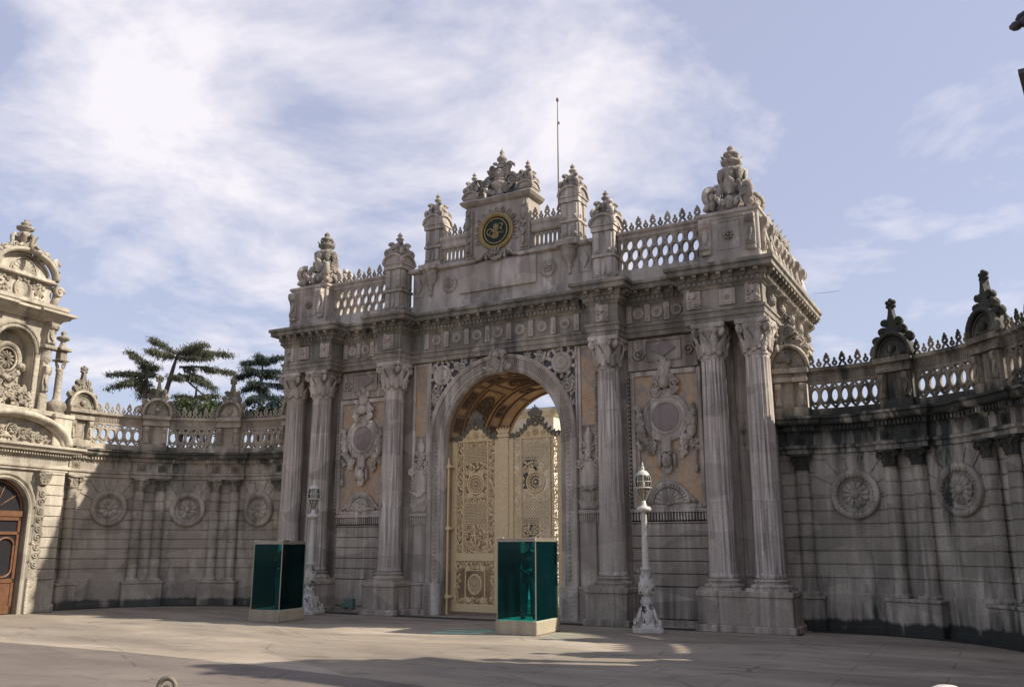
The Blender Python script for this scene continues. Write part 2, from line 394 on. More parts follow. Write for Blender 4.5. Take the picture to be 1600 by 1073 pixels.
# ------------------------------------------------------------------ carved ornament, in a local frame: x right, z up, -y towards the viewer
FACE = RX(PI / 2) @ S(1, 1, -1)          # lathe axis towards the back: negative heights come forward
def leaf(mb, M, Ln, W, curl=.25, h=.25, lobes=3, nt=9):
    vs = []; fs = []
    for i in range(nt + 1):
        t = i / nt
        w = W * (math.sin(PI * min(1, t * .92 + .06)) ** .7) * (1 - .28 * (math.cos(2 * PI * lobes * t) * .5 + .5))
        y = -curl * Ln * t * t; z = Ln * t * (1 - .12 * curl * t)
        for q, u in enumerate((-1, -.5, 0, .5, 1)):
            vs.append((u * w, y - h * W * (1 - u * u) * (1 if q != 2 else .72) * (1 - t * .3), z))
    for i in range(nt):
        for q in range(4):
            a = i * 5 + q; fs.append((a, a + 1, a + 6, a + 5))
    return mb.add(vs, fs, M, True)
def scroll(mb, M, R, r, turns=1.5, d=1, start=0., n=22, ball=True):
    pts = []; rr = []
    for i in range(n + 1):
        t = i / n; a = start + d * turns * 2 * PI * t; q = R * (1 - .80 * t)
        pts.append((q * math.cos(a), -r * .6 * t, q * math.sin(a))); rr.append(r * (1 - .5 * t))
    mb.tube(pts, rr, 6, M)
    if ball: mb.ell((0, -r * .6, 0), R * .24, 8, 5, M)
def console(mb, M, w, H, D):
    P = [(-.02, 0), (.30 * D, 0), (.52 * D, .05 * H), (.56 * D, .14 * H), (.42 * D, .22 * H), (.30 * D, .36 * H), (.34 * D, .52 * H), (.56 * D, .66 * H), (.88 * D, .74 * H), (D, .84 * H), (.94 * D, .95 * H), (.7 * D, H), (-.02, H)]
    A = M @ RZ(-PI / 2)
    mb.prism(P, -w * .5, w * .5, A)
    for q in (-1, 1):
        mb.prism([(x * 1.06 if x > 0 else x, z) for x, z in P], q * w * .5 - w * .09, q * w * .5 + w * .09, A)
        scroll(mb, A @ T(D * .68, q * w * .56, H * .83) @ (RZ(PI) if q > 0 else I4()), D * .30, D * .08, 1.5, 1, 0, 14)
    leaf(mb, M @ T(0, -D * .36, H * .74) @ RX(-.12) @ RY(PI), H * .62, w * .36, .1, .7, 4, 9)
    mb.ell((0, -D * .52, H * .11), (w * .3, D * .16, H * .07), 8, 5, M)
def rosette(mb, M, R, petals=8, depth=.3, rim=True):
    if rim: mb.ring((0, 0, 0), R * .9, R * .12, 20, 5, M=M)
    for k in range(petals):
        a = 2 * PI * k / petals
        mb.ell((R * .47 * math.cos(a), -R * depth * .4, R * .47 * math.sin(a)), (R * .24, R * depth, R * .17), 8, 5, M @ T(0, 0, 0) @ np.eye(4) if False else M @ T(R * .45 * math.cos(a), 0, R * .45 * math.sin(a)) @ RY(-a) @ T(-R * .47 * math.cos(a), 0, -R * .47 * math.sin(a)))
    mb.ell((0, -R * depth * .6, 0), (R * .2, R * depth, R * .2), 8, 5, M)
def shell(mb, M, R, ribs=9, rim=.14, full=False):
    a0, a1 = (0, 2 * PI) if full else (0, PI)
    for k in range(ribs):
        a = a0 + (a1 - a0) * (k + .5) / ribs
        w = R * .9 * math.sin((a1 - a0) / ribs / 2)
        mb.add(*_petal(R * .12, R * .82, w, R * .16), M=M @ RY(-a + 0), smooth=True)
    if rim:
        mb.ring((0, 0, 0), R * .93, R * rim * .6, 24, 5, M=M, a0=a0, a1=a1)
    mb.ell((0, -R * .05, 0), (R * .18, R * .14, R * .15), 8, 5, M)
def _petal(r0, r1, w, h):          # petal along +x
    vs = []; fs = []; n = 6
    for i in range(n + 1):
        t = i / n; x = r0 + (r1 - r0) * t; ww = w * (.25 + .75 * math.sin(PI * (t * .62 + .04)))
        for u in (-1, -.5, 0, .5, 1): vs.append((x, -h * (1 - u * u) * (.5 + .5 * math.sin(PI * min(1, t))), u * ww))
    for i in range(n):
        for q in range(4): a = i * 5 + q; fs.append((a, a + 1, a + 6, a + 5))
    return vs, fs
def swag(mb, M, x0, z0, x1, z1, sag, r, n=11, rnd=random.Random(3), tassel=0.):
    for i in range(n + 1):
        t = i / n; x = x0 + (x1 - x0) * t; z = z0 + (z1 - z0) * t - sag * 4 * t * (1 - t)
        q = r * (.62 + .55 * math.sin(PI * t)) * rnd.uniform(.85, 1.15)
        for k in range(3):
            mb.ell((x + rnd.uniform(-.5, .5) * q, -q * .3 * rnd.random() - q * .2, z + rnd.uniform(-.6, .6) * q), q * rnd.uniform(.5, .75), 6, 4, M)
    if tassel:
        for x, z in ((x0, z0), (x1, z1)):
            mb.lathe([(r * .25, 0), (r * .3, -tassel * .5), (r * .65, -tassel * .65), (r * .7, -tassel), (0.001, -tassel)], 8, M @ T(x, -r * .3, z))
def foliage_cluster(mb, M, pts, size, rnd, depth=.5):
    """leaves and small scrolls scattered over the given (x, z) spots"""
    for (x, z) in pts:
        s = size * rnd.uniform(.75, 1.25); a = rnd.uniform(0, 2 * PI); k = rnd.random()
        A = M @ T(x, -size * .1 * rnd.random(), z) @ RY(a)
        if k < .35: scroll(mb, A, s * .55, s * .16, 1.3, rnd.choice((-1, 1)), rnd.uniform(0, 6), 12)
        else:
            leaf(mb, A, s * 1.25, s * .42, -.15, .5, 3, 7); mb.ell((0, -s * .1, 0), s * .24, 6, 4, A)
def finial(mb, M, H, W):
    """pile of scrolls ending in a stacked knop, as on every pier: H high, W half width"""
    h = H
    mb.lathe([(W * .62, 0), (W * .66, h * .06), (W * .40, h * .14), (W * .46, h * .30), (W * .52, h * .42), (W * .46, h * .50), (W * .20, h * .60), (W * .17, h * .66),
              (W * .31, h * .70), (W * .33, h * .74), (W * .15, h * .79), (W * .13, h * .82), (W * .22, h * .86), (W * .20, h * .90), (W * .07, h * .94), (W * .09, h * .97), (0.001, h)], 10, M)
    for k in range(4):
        A = M @ RZ(PI / 2 * k + PI / 4)
        scroll(mb, A @ T(W * .82, 0, h * .13), W * .30, W * .17, 1.3, -1, PI * .5, 12); mb.ell((W * .62, 0, h * .16), (W * .34, W * .26, h * .13), 8, 6, A)
        mb.tube([(W * .85, 0, h * .20), (W * .62, 0, h * .34), (W * .50, 0, h * .46)], [W * .19, W * .18, W * .18], 6, A)
        scroll(mb, A @ T(W * .56, 0, h * .46), W * .24, W * .15, 1.2, 1, 0, 10); mb.ell((W * .42, 0, h * .40), (W * .2, W * .2, h * .1), 7, 5, A)
    for k in range(4):
        A = M @ RZ(PI / 2 * k) @ T(0, -W * .36, h * .03)
        leaf(mb, A, h * .42, W * .26, .15, .5, 3, 7)
        mb.ell((0, -W * .12, h * .33), (W * .16, W * .12, h * .07), 7, 5, A)
def arch_box(mb, M, W, H, D, t=.08):
    """small gabled box with a round pediment on its face(s); W half width, D half depth"""
    mb.box(-W, W, -D, D, 0, H * .30, M=M)
    mb.box(-W * 1.1, W * 1.1, -D * 1.1, D * 1.1, H * .30, H * .40, M=M)
    for A, w, d in ((M, W, D), (M @ RZ(PI / 2), D, W)):
        n = 12; P = [(w * .98 * math.cos(PI * i / n), H * .40 + (H * .60) * math.sin(PI * i / n)) for i in range(n + 1)]
        mb.prism(P, -d * .96, d * .96, A)
        P2 = [(w * 1.1 * math.cos(PI * i / n), -d * 1.03, H * .40 + H * .60 * math.sin(PI * i / n)) for i in range(n + 1)]
        mb.tube(P2, min(w, H) * .13, 4, A, smooth=False)
        P3 = [(p[0], d * 1.03, p[2]) for p in P2]; mb.tube(P3, min(w, H) * .13, 4, A, smooth=False)
        shell(mb, A @ T(0, -d * .97, H * .42), min(w, H * .6) * .62, 5, 0)
def crest_unit(mb, M, w, h, big=True):
    if big:
        mb.ring((0, 0, h * .50), w * .27, w * .17, 10, 5, M=M, sz=1.05)
        mb.ell((0, 0, h * .80), (w * .19, w * .16, h * .15), 6, 5, M); mb.ell((-w * .2, 0, h * .72), w * .13, 6, 4, M); mb.ell((w * .2, 0, h * .72), w * .13, 6, 4, M)
        mb.tube([(-w * .42, 0, 0), (-w * .30, 0, h * .18), (-w * .1, 0, h * .30)], w * .15, 5, M)
        mb.tube([(w * .42, 0, 0), (w * .30, 0, h * .18), (w * .1, 0, h * .30)], w * .15, 5, M)
    else:
        mb.ring((0, 0, h * .26), w * .22, w * .15, 8, 5, M=M)
        mb.ell((0, 0, h * .50), (w * .17, w * .14, h * .13), 6, 5, M)
    mb.box(-w * .5, w * .5, -w * .12, w * .12, -.01, h * .07, M=M)
def cresting(mb, x0, x1, y, z, h, unit=.2):
    n = max(2, int(round((x1 - x0) / unit))); w = (x1 - x0) / n
    for i in range(n): crest_unit(mb, T(x0 + (i + .5) * w, y, z), w * 1.1, h if i % 2 == 0 else h, i % 2 == 0)
def wavy_lattice(mb, x0, x1, y, z0, z1, pitch, rows=1.5, r=.035, d=.05):
    """upright wavy bars whose bulges meet: rows of staggered oval openings"""
    n = max(2, int(round((x1 - x0) / pitch))); p = (x1 - x0) / n; amp = p * .5 - r * .55
    for i in range(n):
        for ph in (0, 1):
            xc = x0 + (i + .5) * p
            pts = []
            for k in range(17):
                t = k / 16; pts.append((xc + amp * math.sin(2 * PI * rows * t + PI * ph), y, z0 + (z1 - z0) * t))
            mb.tube(pts, r, 4, smooth=False, flat=d / r)
def chain_lattice(mb, x0, x1, y, z0, z1, pitch, r=.05, d=.08):
    n = int(round((x1 - x0) / pitch)); p = (x1 - x0) / n; H = z1 - z0
    for row, zc in enumerate((.5,)):
        for i in range(n): mb.ring((x0 + (i + .5) * p, y, z0 + H * .5), p * .44, r, 14, 4, sz=H * .22 / (p * .44), flat=d / r)
    for zz in (z0 + H * .17, z1 - H * .17):
        for i in range(n + 1):
            a0, a1 = (0, 2 * PI) if 0 < i < n else ((-PI / 2, PI / 2) if i == 0 else (PI / 2, 3 * PI / 2))
            mb.ring((x0 + i * p, y, zz), p * .42, r * .95, 14, 4, sz=H * .20 / (p * .42), a0=a0, a1=a1, flat=d / r)
    for i in range(n):
        for zz in (z0 + H * .02, z1 - H * .02): mb.ell((x0 + (i + .5) * p, y, zz), (r * 1.3, d * .9, r * 1.6), 6, 4)
def oval_lattice(mb, x0, x1, y, z0, z1, pitch, r=.04, d=.06):
    n = max(2, int(round((x1 - x0) / pitch))); p = (x1 - x0) / n; H = z1 - z0
    for i in range(n):
        xc = x0 + (i + .5) * p
        mb.ring((xc, y, z0 + H * .5), p * .5 - r * .2, r, 16, 4, sz=H * .33 / (p * .5), flat=d / r)
    for i in range(n + 1):
        xc = x0 + i * p
        a = p * .5
        for zz, z2 in ((z0 + H * .24, z0), (z1 - H * .24, z1)):
            if i > 0: mb.tube([(xc, y, zz), (xc - a, y, z2)], r * .8, 4, smooth=False, flat=d / r)
            if i < n: mb.tube([(xc, y, zz), (xc + a, y, z2)], r * .8, 4, smooth=False, flat=d / r)
            
def capital_geo(mb, R, H):
    mb.lathe([(R * 1.02, -.06), (R * 1.12, -.03), (R * 1.02, 0), (R * .98, .02), (R * 1.04, H * .5), (R * 1.2, H * .68), (R * 1.5, H * .84), (R * 1.4, H * .86)], 20)
    for k in range(24): mb.ell((R * 1.36 * math.cos(k * PI / 12), R * 1.36 * math.sin(k * PI / 12), H * .76), (R * .09, R * .09, H * .045), 6, 4)
    for k in range(8):
        leaf(mb, RZ(2 * PI * k / 8) @ T(0, -R * .99, .01), H * .42, R * .43, .30, .85, 3, 9)
        leaf(mb, RZ(2 * PI * (k + .5) / 8) @ T(0, -R * 1.0, H * .10), H * .60, R * .44, .24, .85, 4, 10)
    for k in range(4):
        A = RZ(PI / 2 * k + PI / 4)
        mb.tube([(R * 1.1, 0, H * .55), (R * 1.3, 0, H * .72), (R * 1.5, 0, H * .83)], [R * .10, R * .16, R * .18], 6, A); mb.ell((R * 1.5, 0, H * .68), (R * .26, R * .20, R * .30), 8, 6, A)
        scroll(mb, A @ T(R * 1.52, 0, H * .72), R * .34, R * .15, 1.4, 1, PI / 2, 14)
        scroll(mb, A @ T(R * 1.52, R * .06, H * .72) @ RZ(PI), R * .34, R * .15, 1.4, 1, PI / 2, 14)
        B = RZ(PI / 2 * k)
        rosette(mb, B @ T(0, -R * 1.26, H * .86), R * .26, 6, .4, False)
        scroll(mb, B @ T(-R * .5, -R * 1.22, H * .74), R * .20, R * .09, 1.3, 1, PI / 2, 12)
        scroll(mb, B @ T(R * .5, -R * 1.22, H * .74), R * .20, R * .09, 1.3, -1, PI / 2, 12)
    # concave abacus
    P = []
    for k in range(4):
        a = PI / 4 + PI / 2 * k; 
        for da in (-.07, .07): P.append((R * 1.85 * math.cos(a + da), R * 1.85 * math.sin(a + da)))
        for t in (.25, .5, .75):
            a2 = a + PI / 2 * t; q = R * (1.85 - .56 * math.sin(PI * t) ** .8); P.append((q * math.cos(a2), q * math.sin(a2)))
    Q = [(p[0], p[1]) for p in P]
    n = len(Q); vs = [(x, y, H * .86) for x, y in Q] + [(x * 1.03, y * 1.03, H * .90) for x, y in Q] + [(x * 1.03, y * 1.03, H) for x, y in Q]
    fs = [tuple(range(n))[::-1], tuple(range(2 * n, 3 * n))]
    for q in (0, n): fs += [(q + i, q + (i + 1) % n, q + n + (i + 1) % n, q + n + i) for i in range(n)]
    mb.add(vs, fs)
def flute_mod(nf, depth, z0, z1):
    def f(a, z):
        if z < z0 or z > z1: return 1
        return 1 - depth * abs(math.sin(nf * a / 2)) ** .7
    return f
def shaft_geo(mb, r0, r1, z0, z1, zf, nf=20):
    """tapered shaft, shallow reeds below zf and deep flutes above"""
    def R(z): t = (z - z0) / (z1 - z0); return r0 + (r1 - r0) * t ** 1.3
    n = nf * 6
    mb.lathe([(R(z0) * 1.06, z0), (R(z0) * 1.06, z0 + .05), (R(z0), z0 + .10)], 32)
    mb.lathe([(R(z) * 1, z) for z in (z0 + .10, z0 + .14, (z0 + zf) / 2, zf - .02, zf)], n, mod=flute_mod(nf, .018, z0 + .13, 99))
    pr = [(R(zf), zf), (R(zf), zf + .03), (R(zf), zf + .06)] + [(R(z), z) for z in np.linspace(zf + .3, z1 - .16, 8)] + [(R(z1), z1 - .12), (R(z1), z1 - .08)]
    mb.lathe(pr, n, mod=flute_mod(nf, .075, zf + .05, z1 - .13))
    mb.lathe([(R(z1) * .98, z1 - .09), (R(z1) * 1.08, z1 - .06), (R(z1) * 1.08, z1 - .02), (R(z1), z1)], 32)
def base_geo(mb, R):
    mb.box(-R * 1.42, R * 1.42, -R * 1.42, R * 1.42, 0, .07)
    mb.lathe([(R * 1.36, .07), (R * 1.42, .105), (R * 1.36, .145), (R * 1.2, .16), (R * 1.14, .19), (R * 1.18, .215), (R * 1.25, .235), (R * 1.18, .265), (R * 1.05, .28), (R, .31)], 32)

# ------------------------------------------------------------------ the gate
gate = thing('palace_gate', 'tall carved grey marble palace gate with six fluted columns and a deep central arch', 'gateway')
ZE = 7.98
prof_ent = [(0, 8.93), (0, 8.36), (.07, 8.36), (.07, 8.30), (.04, 8.27), (.04, 8.15), (0, 8.13), (0, 7.98)]
prof_ent = [(-.02, 8.93), (0, 8.93), (0, 8.38), (.075, 8.36), (.075, 8.29), (.035, 8.26), (.035, 8.13), (0, 8.12), (0, 7.98), (-.3, 7.98)]
prof_cor = [(-.4, 9.62), (.42, 9.57), (.42, 9.47), (.36, 9.44), (.36, 9.33), (.335, 9.31), (.15, 9.31), (.15, 9.16), (.11, 9.14), (.11, 9.02), (.05, 8.98), (.03, 8.93), (-.4, 8.93)]
YF, YB = -.38, .25           # front face over columns, face between them
XE = 8.44
front = [(-XE, 6.2), (-XE, YF), (-6.28, YF), (-6.28, YB), (-4.3, YB), (-4.3, YF), (-3.36, YF), (-3.36, YB)]
path = front + [(-x, y) for x, y in reversed(front)]
mb = MB(); mb.sweep(prof_ent, path); mb.obj('architrave', M_ent, gate)
mb = MB(); mb.sweep(prof_cor, path)
for i in range(len(path) - 1):
    p, q = np.array(path[i]), np.array(path[i + 1]); Ls = np.hypot(*(q - p)); d = (q - p) / Ls
    A = np.eye(4); A[:2, 0] = d; A[:2, 1] = (-d[1], d[0])
    if Ls < .5: continue
    n = int(Ls / .135)
    for k in range(n):
        c = p + d * (k + .5) * Ls / n; B = A.copy(); B[:2, 3] = c
        mb.box(-.04, .04, -.155, -.10, 9.035, 9.13, M=B)
    n = max(2, int(round(Ls / .39)))
    for k in range(n + 1):
        c = p + d * (k / n * (Ls - .16) + .08); B = A.copy(); B[:2, 3] = c
        mb.bbox(-.06, .06, -.325, -.13, 9.225, 9.308, .012, B); mb.bbox(-.045, .045, -.25, -.13, 9.17, 9.225, .012, B)
mb.obj('cornice', M_ent, gate)

# main masonry with the passage cut through
mb = MB()
def arch_pts(R, zc, sz=1.0, n=28): return [(R * math.cos(PI - PI * i / n), zc + R * sz * math.sin(PI - PI * i / n)) for i in range(n + 1)]
AR, AZ = 2.07, 5.36
P = [(-3.30, 0), (-AR, 0)] + arch_pts(AR, AZ) + [(AR, 0), (3.30, 0), (3.30, 9.6), (-3.30, 9.6)]
mb.prism(P, .62, 4.6)
Pf = [(-3.30, 0), (-AR - .52, 0)] + arch_pts(AR + .52, AZ) + [(AR + .52, 0), (3.30, 0), (3.30, 8.0), (-3.30, 8.0)]
mb.prism(Pf, .42, .63)
for s in (-1, 1):
    x0, x1 = sorted((s * 3.30, s * 8.32))
    mb.box(x0, x1, .52, 5.9, 0, 9.5)
mb.box(-8.30, 8.30, 0.30, 5.9, 8.0, 9.45)
mb.obj('masonry', M_gate, gate)

# coursed stonework of the side bays, below the fluted band
for s in (-1, 1):
    x0, x1 = sorted((s * 4.22, s * 6.42))
    mb = MB(); z = 1.02
    mb.bbox(x0, x1, .40, .55, .18, .99, .015)
    while z < 2.70:
        mb.bbox(x0, x1, .42, .56, z, z + .315, .022); z += .335
    mb.obj('coursed_stonework', M_gate, gate)
    mb = MB(); mb.bbox(x0 - .02, x1 + .02, .36, .52, 2.99, 3.10, .02); mb.box(x0, x1, .42, .54, 2.74, 2.99)
    n = 26
    for k in range(n): mb.bbox(x0 + (k + .18) * (x1 - x0) / n, x0 + (k + .82) * (x1 - x0) / n, .385, .44, 2.77, 2.985, .012)
    mb.obj('fluted_band', M_carve, gate)
    # plain field above the trophy panel, with lozenge
    mb = MB(); mb.bbox(x0 + .05, x1 - .05, .40, .56, 7.02, 7.95, .02)
    cx = s * 5.37
    mb.tube([(cx - .52, .37, 7.27), (cx + .52, .37, 7.27), (cx + .52, .37, 7.86), (cx - .52, .37, 7.86)], .03, 4, closed=True, smooth=False)
    for q in (-1, 1): scroll(mb, T(cx + q * .76, .37, 7.5), .18, .05, 1.5, q, 0, 18); leaf(mb, T(cx + q * .86, .38, 7.6), .3, .1, .1, .4)
    lz = mb.obj('lozenge_panel', M_gate, gate)
    mb = MB(); mb.prism([(cx - .38, 7.60), (cx, 7.38), (cx + .38, 7.60), (cx, 7.82)], .355, .41); mb.obj('lozenge', M_disc, lz)
    # big framed panel
    mb = MB(); px0, px1 = cx - .93, cx + .93
    mb.box(px0 - .02, px1 + .02, .44, .53, 3.12, 6.86)
    mb.obj('ochre_panel', M_orange, gate)
    mb = MB()
    for a, b in ((px0 - .12, px0), (px1, px1 + .12)): mb.bbox(a, b, .37, .52, 3.12, 6.98, .02)
    mb.bbox(px0, px1, .37, .52, 6.84, 6.98, .02); mb.bbox(px0, px1, .39, .52, 3.10, 3.22, .02)
    z = 3.2
    while z < 6.95:
        for xx in (px0 - .19, px1 + .19): mb.ell((xx, .47, z), (.045, .06, .05), 6, 4)
        z += .118
    for a, b in ((px0 - .25, px0 - .22), (px1 + .22, px1 + .25)): mb.box(a, b, .42, .53, 3.12, 7.0)
    mb.obj('beaded_frame', M_carve, gate)
    # trophy: plaque ring, crest, garlands, mask, shell
    A = T(cx, .40, 5.62)
    mb = MB()
    mb.lathe([(.70, .06), (.70, -.02), (.64, -.06), (.58, -.03), (.50, -.03), (.47, -.08), (.42, -.08), (.40, -.02)], 40, A @ FACE)
    for k in range(40):
        a = 2 * PI * k / 40; mb.ell((.585 * math.cos(a), -.035, .60 * math.sin(a)), (.03, .03, .03), 5, 4, A)
    ringo = mb.obj('plaque_ring', M_carve, gate)
    mb = MB(); mb.lathe([(.42, 0), (.40, -.03), (.34, -.045), (.001, -.05)], 32, A @ FACE); mb.obj('plaque', M_disc, ringo)
    mb = MB(); rr = random.Random(5)
    mb.ell((0, -.05, 1.30), (.20, .14, .22), 12, 8, A); mb.ell((0, -.1, .98), (.17, .14, .17), 12, 8, A)
    leaf(mb, A @ T(0, -.05, 1.42), .32, .12, .3, .5); leaf(mb, A @ T(-.1, -.05, 1.40) @ RY(-.5), .26, .1, .3, .5); leaf(mb, A @ T(.1, -.05, 1.40) @ RY(.5), .26, .1, .3, .5)
    for q in (-1, 1):
        scroll(mb, A @ T(q * .27, -.05, .93), .15, .05, 1.4, q, 0, 16); scroll(mb, A @ T(q * .22, -.05, 1.12), .12, .045, 1.4, -q, 0, 16)
        scroll(mb, A @ T(q * .26, -.05, .72), .13, .05, 1.3, q, 0, 14)
        leaf(mb, A @ T(q * .18, -.03, .70) @ RY(q * 1.2), .30, .11, .2, .5)
    foliage_cluster(mb, A @ T(0, -.03, 0), [(rr.gauss(0, .13), rr.uniform(.68, 1.1)) for _ in range(16)], .12, rr)
    mb.obj('crest_relief', M_carve, gate)
    for q in (-1, 1):
        mb = MB()
        for k in range(34):
            t = k / 33; x = q * (.80 - .05 * math.sin(t * 3) - .45 * max(0, t - .62) * 2.2); z = .30 - 1.22 * t
            s_ = .075 + .07 * math.sin(PI * min(1, t * 1.05))
            for _ in range(3): mb.ell((x + rr.gauss(0, .035), -.03 - .05 * rr.random(), z + rr.gauss(0, .03)), s_ * rr.uniform(.5, .85), 6, 4, A)
        foliage_cluster(mb, A @ T(0, -.04, 0), [(q * rr.uniform(.38, .84), rr.uniform(-1.0, -.52)) for _ in range(20)], .15, rr)
        foliage_cluster(mb, A, [(q * rr.uniform(.78, .88), rr.uniform(-.4, .4)) for _ in range(8)], .10, rr)
        mb.tube([(q * .84, -.02, -.6), (q * .83, -.02, -1.42)], .025, 5, A); mb.lathe([(.03, 0), (.06, -.05), (.065, -.2), (.001, -.22)], 8, A @ T(q * .83, -.02, -1.36))
        mb.obj('garland', M_carve, gate)
    mb = MB()
    mb.bbox(-.14, .14, -.10, .02, -.98, -.56, .03, A); mb.ell((0, -.08, -1.22), (.15, .13, .20), 12, 8, A)
    mb.ell((0, -.2, -1.24), (.035, .05, .06), 6, 5, A)
    for q in (-1, 1): mb.ell((q * .055, -.185, -1.17), (.03, .02, .015), 6, 4, A); mb.tube([(q * .20, -.04, -1.0), (q * .23, -.04, -1.4)], .05, 6, A); scroll(mb, A @ T(q * .12, -.1, -1.0), .08, .03, 1.2, q, 0, 12)
    for k in range(5): leaf(mb, A @ T((k - 2) * .06, -.06, -1.34) @ RY(PI + (k - 2) * .12), .26, .05, .1, .5, 2, 6)
    mb.obj('mask_pendant', M_carve, gate)
    mb = MB(); B = T(cx, .40, 3.22)
    shell(mb, B, .52, 9, .16); mb.ring((0, .0, 0), .56, .06, 22, 5, M=B, a0=0, a1=PI, sz=1.0)
    for k in range(18):
        a = PI * (k + .5) / 18; mb.bbox(-.025, .025, -.07, .02, .44, .54, .01, B @ RY(PI / 2 - a))
    mb.tube([(-.80, 0, 0.02), (-.66, 0, .10), (-.60, 0, .22)], .05, 5, B); mb.tube([(.80, 0, 0.02), (.66, 0, .10), (.60, 0, .22)], .05, 5, B)
    mb.obj('shell_relief', M_carve, gate)

# column pedestals
mb_done = []
for s in (-1, 1):
    for a, b in ((6.35, 8.72), (3.22, 4.42)):
        x0, x1 = sorted((s * a, s * b)); mb = MB(); yb = .6
        mb.bbox(x0 - .07, x1 + .07, -.66, yb, -.02, .17, .03)
        mb.bbox(x0, x1, -.58, yb, .171, .845, .012)
        mb.bbox(x0 - .035, x1 + .035, -.615, yb, .846, .99, .025)
        if a > 6: mb.bbox(x0 + 0.04, x1 - .04, .601, 1.3, 0, .95, .02)
        mb.obj('column_pedestal', M_gate, gate)
    x0, x1 = sorted((s * 2.62, s * 3.215)); mb = MB()
    mb.bbox(x0, x1, .30, .60, .17, .87, .02); mb.bbox(x0, x1, .24, .60, -.02, .168, .02); mb.bbox(x0, x1, .28, .60, .871, .95, .02)
    mb.bbox(x0 + .03, x1 - .03, .37, .5, .951, 2.74, .02)
    mb.obj('jamb_plinth', M_gate, gate)
    x0, x1 = sorted((s * 4.49, s * 6.27)); mb = MB()
    mb.bbox(x0, x1, .30, .52, -.02, .15, .02); mb.obj('side_bay_plinth', M_gate, gate)
# columns
mb = MB(); shaft_geo(mb, .372, .318, 1.30, 7.08, 3.2, 20); me_shaft = mb.mesh('column', M_col)
mb = MB(); base_geo(mb, .375); me_base = mb.mesh('column_base', M_gate)
mb = MB(); capital_geo(mb, .325, ZE - 7.08); me_cap = mb.mesh('capital', M_carve)
for x in (-8.11, -6.91, -3.825, 3.825, 6.91, 8.11):
    c = ob('column', me_shaft, gate, T(x, 0, 0) @ RZ(.08)); ob('column_base', me_base, c, RZ(-.08) @ T(0, 0, .99)); ob('capital', me_cap, c, RZ(-.08) @ T(0, 0, 7.08))
# recessed pilaster panels between the paired columns
for s in (-1, 1):
    mb = MB(); cx = s * 7.51
    mb.bbox(cx - .16, cx + .16, .44, .56, 1.3, 7.9, .02)
    for za, zb in ((1.5, 2.9), (3.3, 4.6), (5.6, 6.9)): mb.tube([(cx - .09, .43, za), (cx + .09, .43, za), (cx + .09, .43, zb), (cx - .09, .43, zb)], .018, 4, closed=True, smooth=False)
    rosette(mb, T(cx, .43, 5.1), .11); leaf(mb, T(cx, .43, 4.72), .24, .08, .1, .4); leaf(mb, T(cx, .43, 5.48) @ RY(PI), .24, .08, .1, .4)
    mb.obj('recessed_pilaster', M_gate, gate)

# frieze: raised strips, rosettes
def frieze_strip(mb, x, y):
    mb.bbox(x - .085, x + .085, y - .05, y + .02, 8.40, 8.92, .012)
    leaf(mb, T(x, y - .05, 8.56), .24, .06, .1, .5, 3, 6); mb.ell((x, y - .06, 8.50), (.04, .03, .04), 6, 4)
mb = MB(); frieze_strip(mb, 0, 0); me_fs = mb.mesh('frieze_strip', M_carve)
for x in [(k - 3.5) * .78 for k in range(8)] + [s * x for s in (-1, 1) for x in (4.42, 4.99, 5.57, 6.15)]:
    ob('frieze_strip', me_fs, gate, T(x, YB, 0))
mb = MB(); mb.lathe([(.175, .02), (.175, -.02), (.15, -.045), (.135, -.02), (.001, -.02)], 20, FACE); rosette(mb, I4(), .145, 6, .35, False); me_ros = mb.mesh('frieze_rosette', M_carve)
for x in [(k - 3) * .78 for k in range(7)] + [s * x for s in (-1, 1) for x in (4.705, 5.28, 5.86)]:
    ob('frieze_rosette', me_ros, gate, T(x, YB - .02, 8.67))
mb = MB(); mb.bbox(-.22, .22, -.06, .02, -.22, .22, .015); mb.tube([(-.15, -.06, -.15), (.15, -.06, -.15), (.15, -.06, .15), (-.15, -.06, .15)], .025, 4, closed=True, smooth=False); rosette(mb, T(0, -.06, 0), .12, 6, .35, False)
me_rq = mb.mesh('frieze_block_relief', M_carve)
for s in (-1, 1):
    ob('frieze_block_relief', me_rq, gate, T(s * 7.5, YF, 8.65))
# small consoles on the faces above each inner column and at the sides of blocks
mb = MB()
mb.bbox(-.20, .20, -.045, .02, -.25, .25, .012)
scroll(mb, T(-.07, -.05, .05), .12, .045, 1.4, 1, 0, 16); scroll(mb, T(.08, -.05, -.09), .10, .04, 1.4, -1, 0, 16)
leaf(mb, T(0, -.04, -.23), .2, .11, .2, .6); leaf(mb, T(0, -.04, .24) @ RY(PI), .2, .11, .2, .6); foliage_cluster(mb, T(0, -.04, 0), [(-.12, -.15), (.13, .14), (.13, .0), (-.14, .16)], .11, random.Random(1))
me_bs = mb.mesh('block_scrollwork', M_carve)
for x in (-8.18, -6.56, -3.83, 3.83, 6.56, 8.18): ob('block_scrollwork', me_bs, gate, T(x, YF, 8.66))

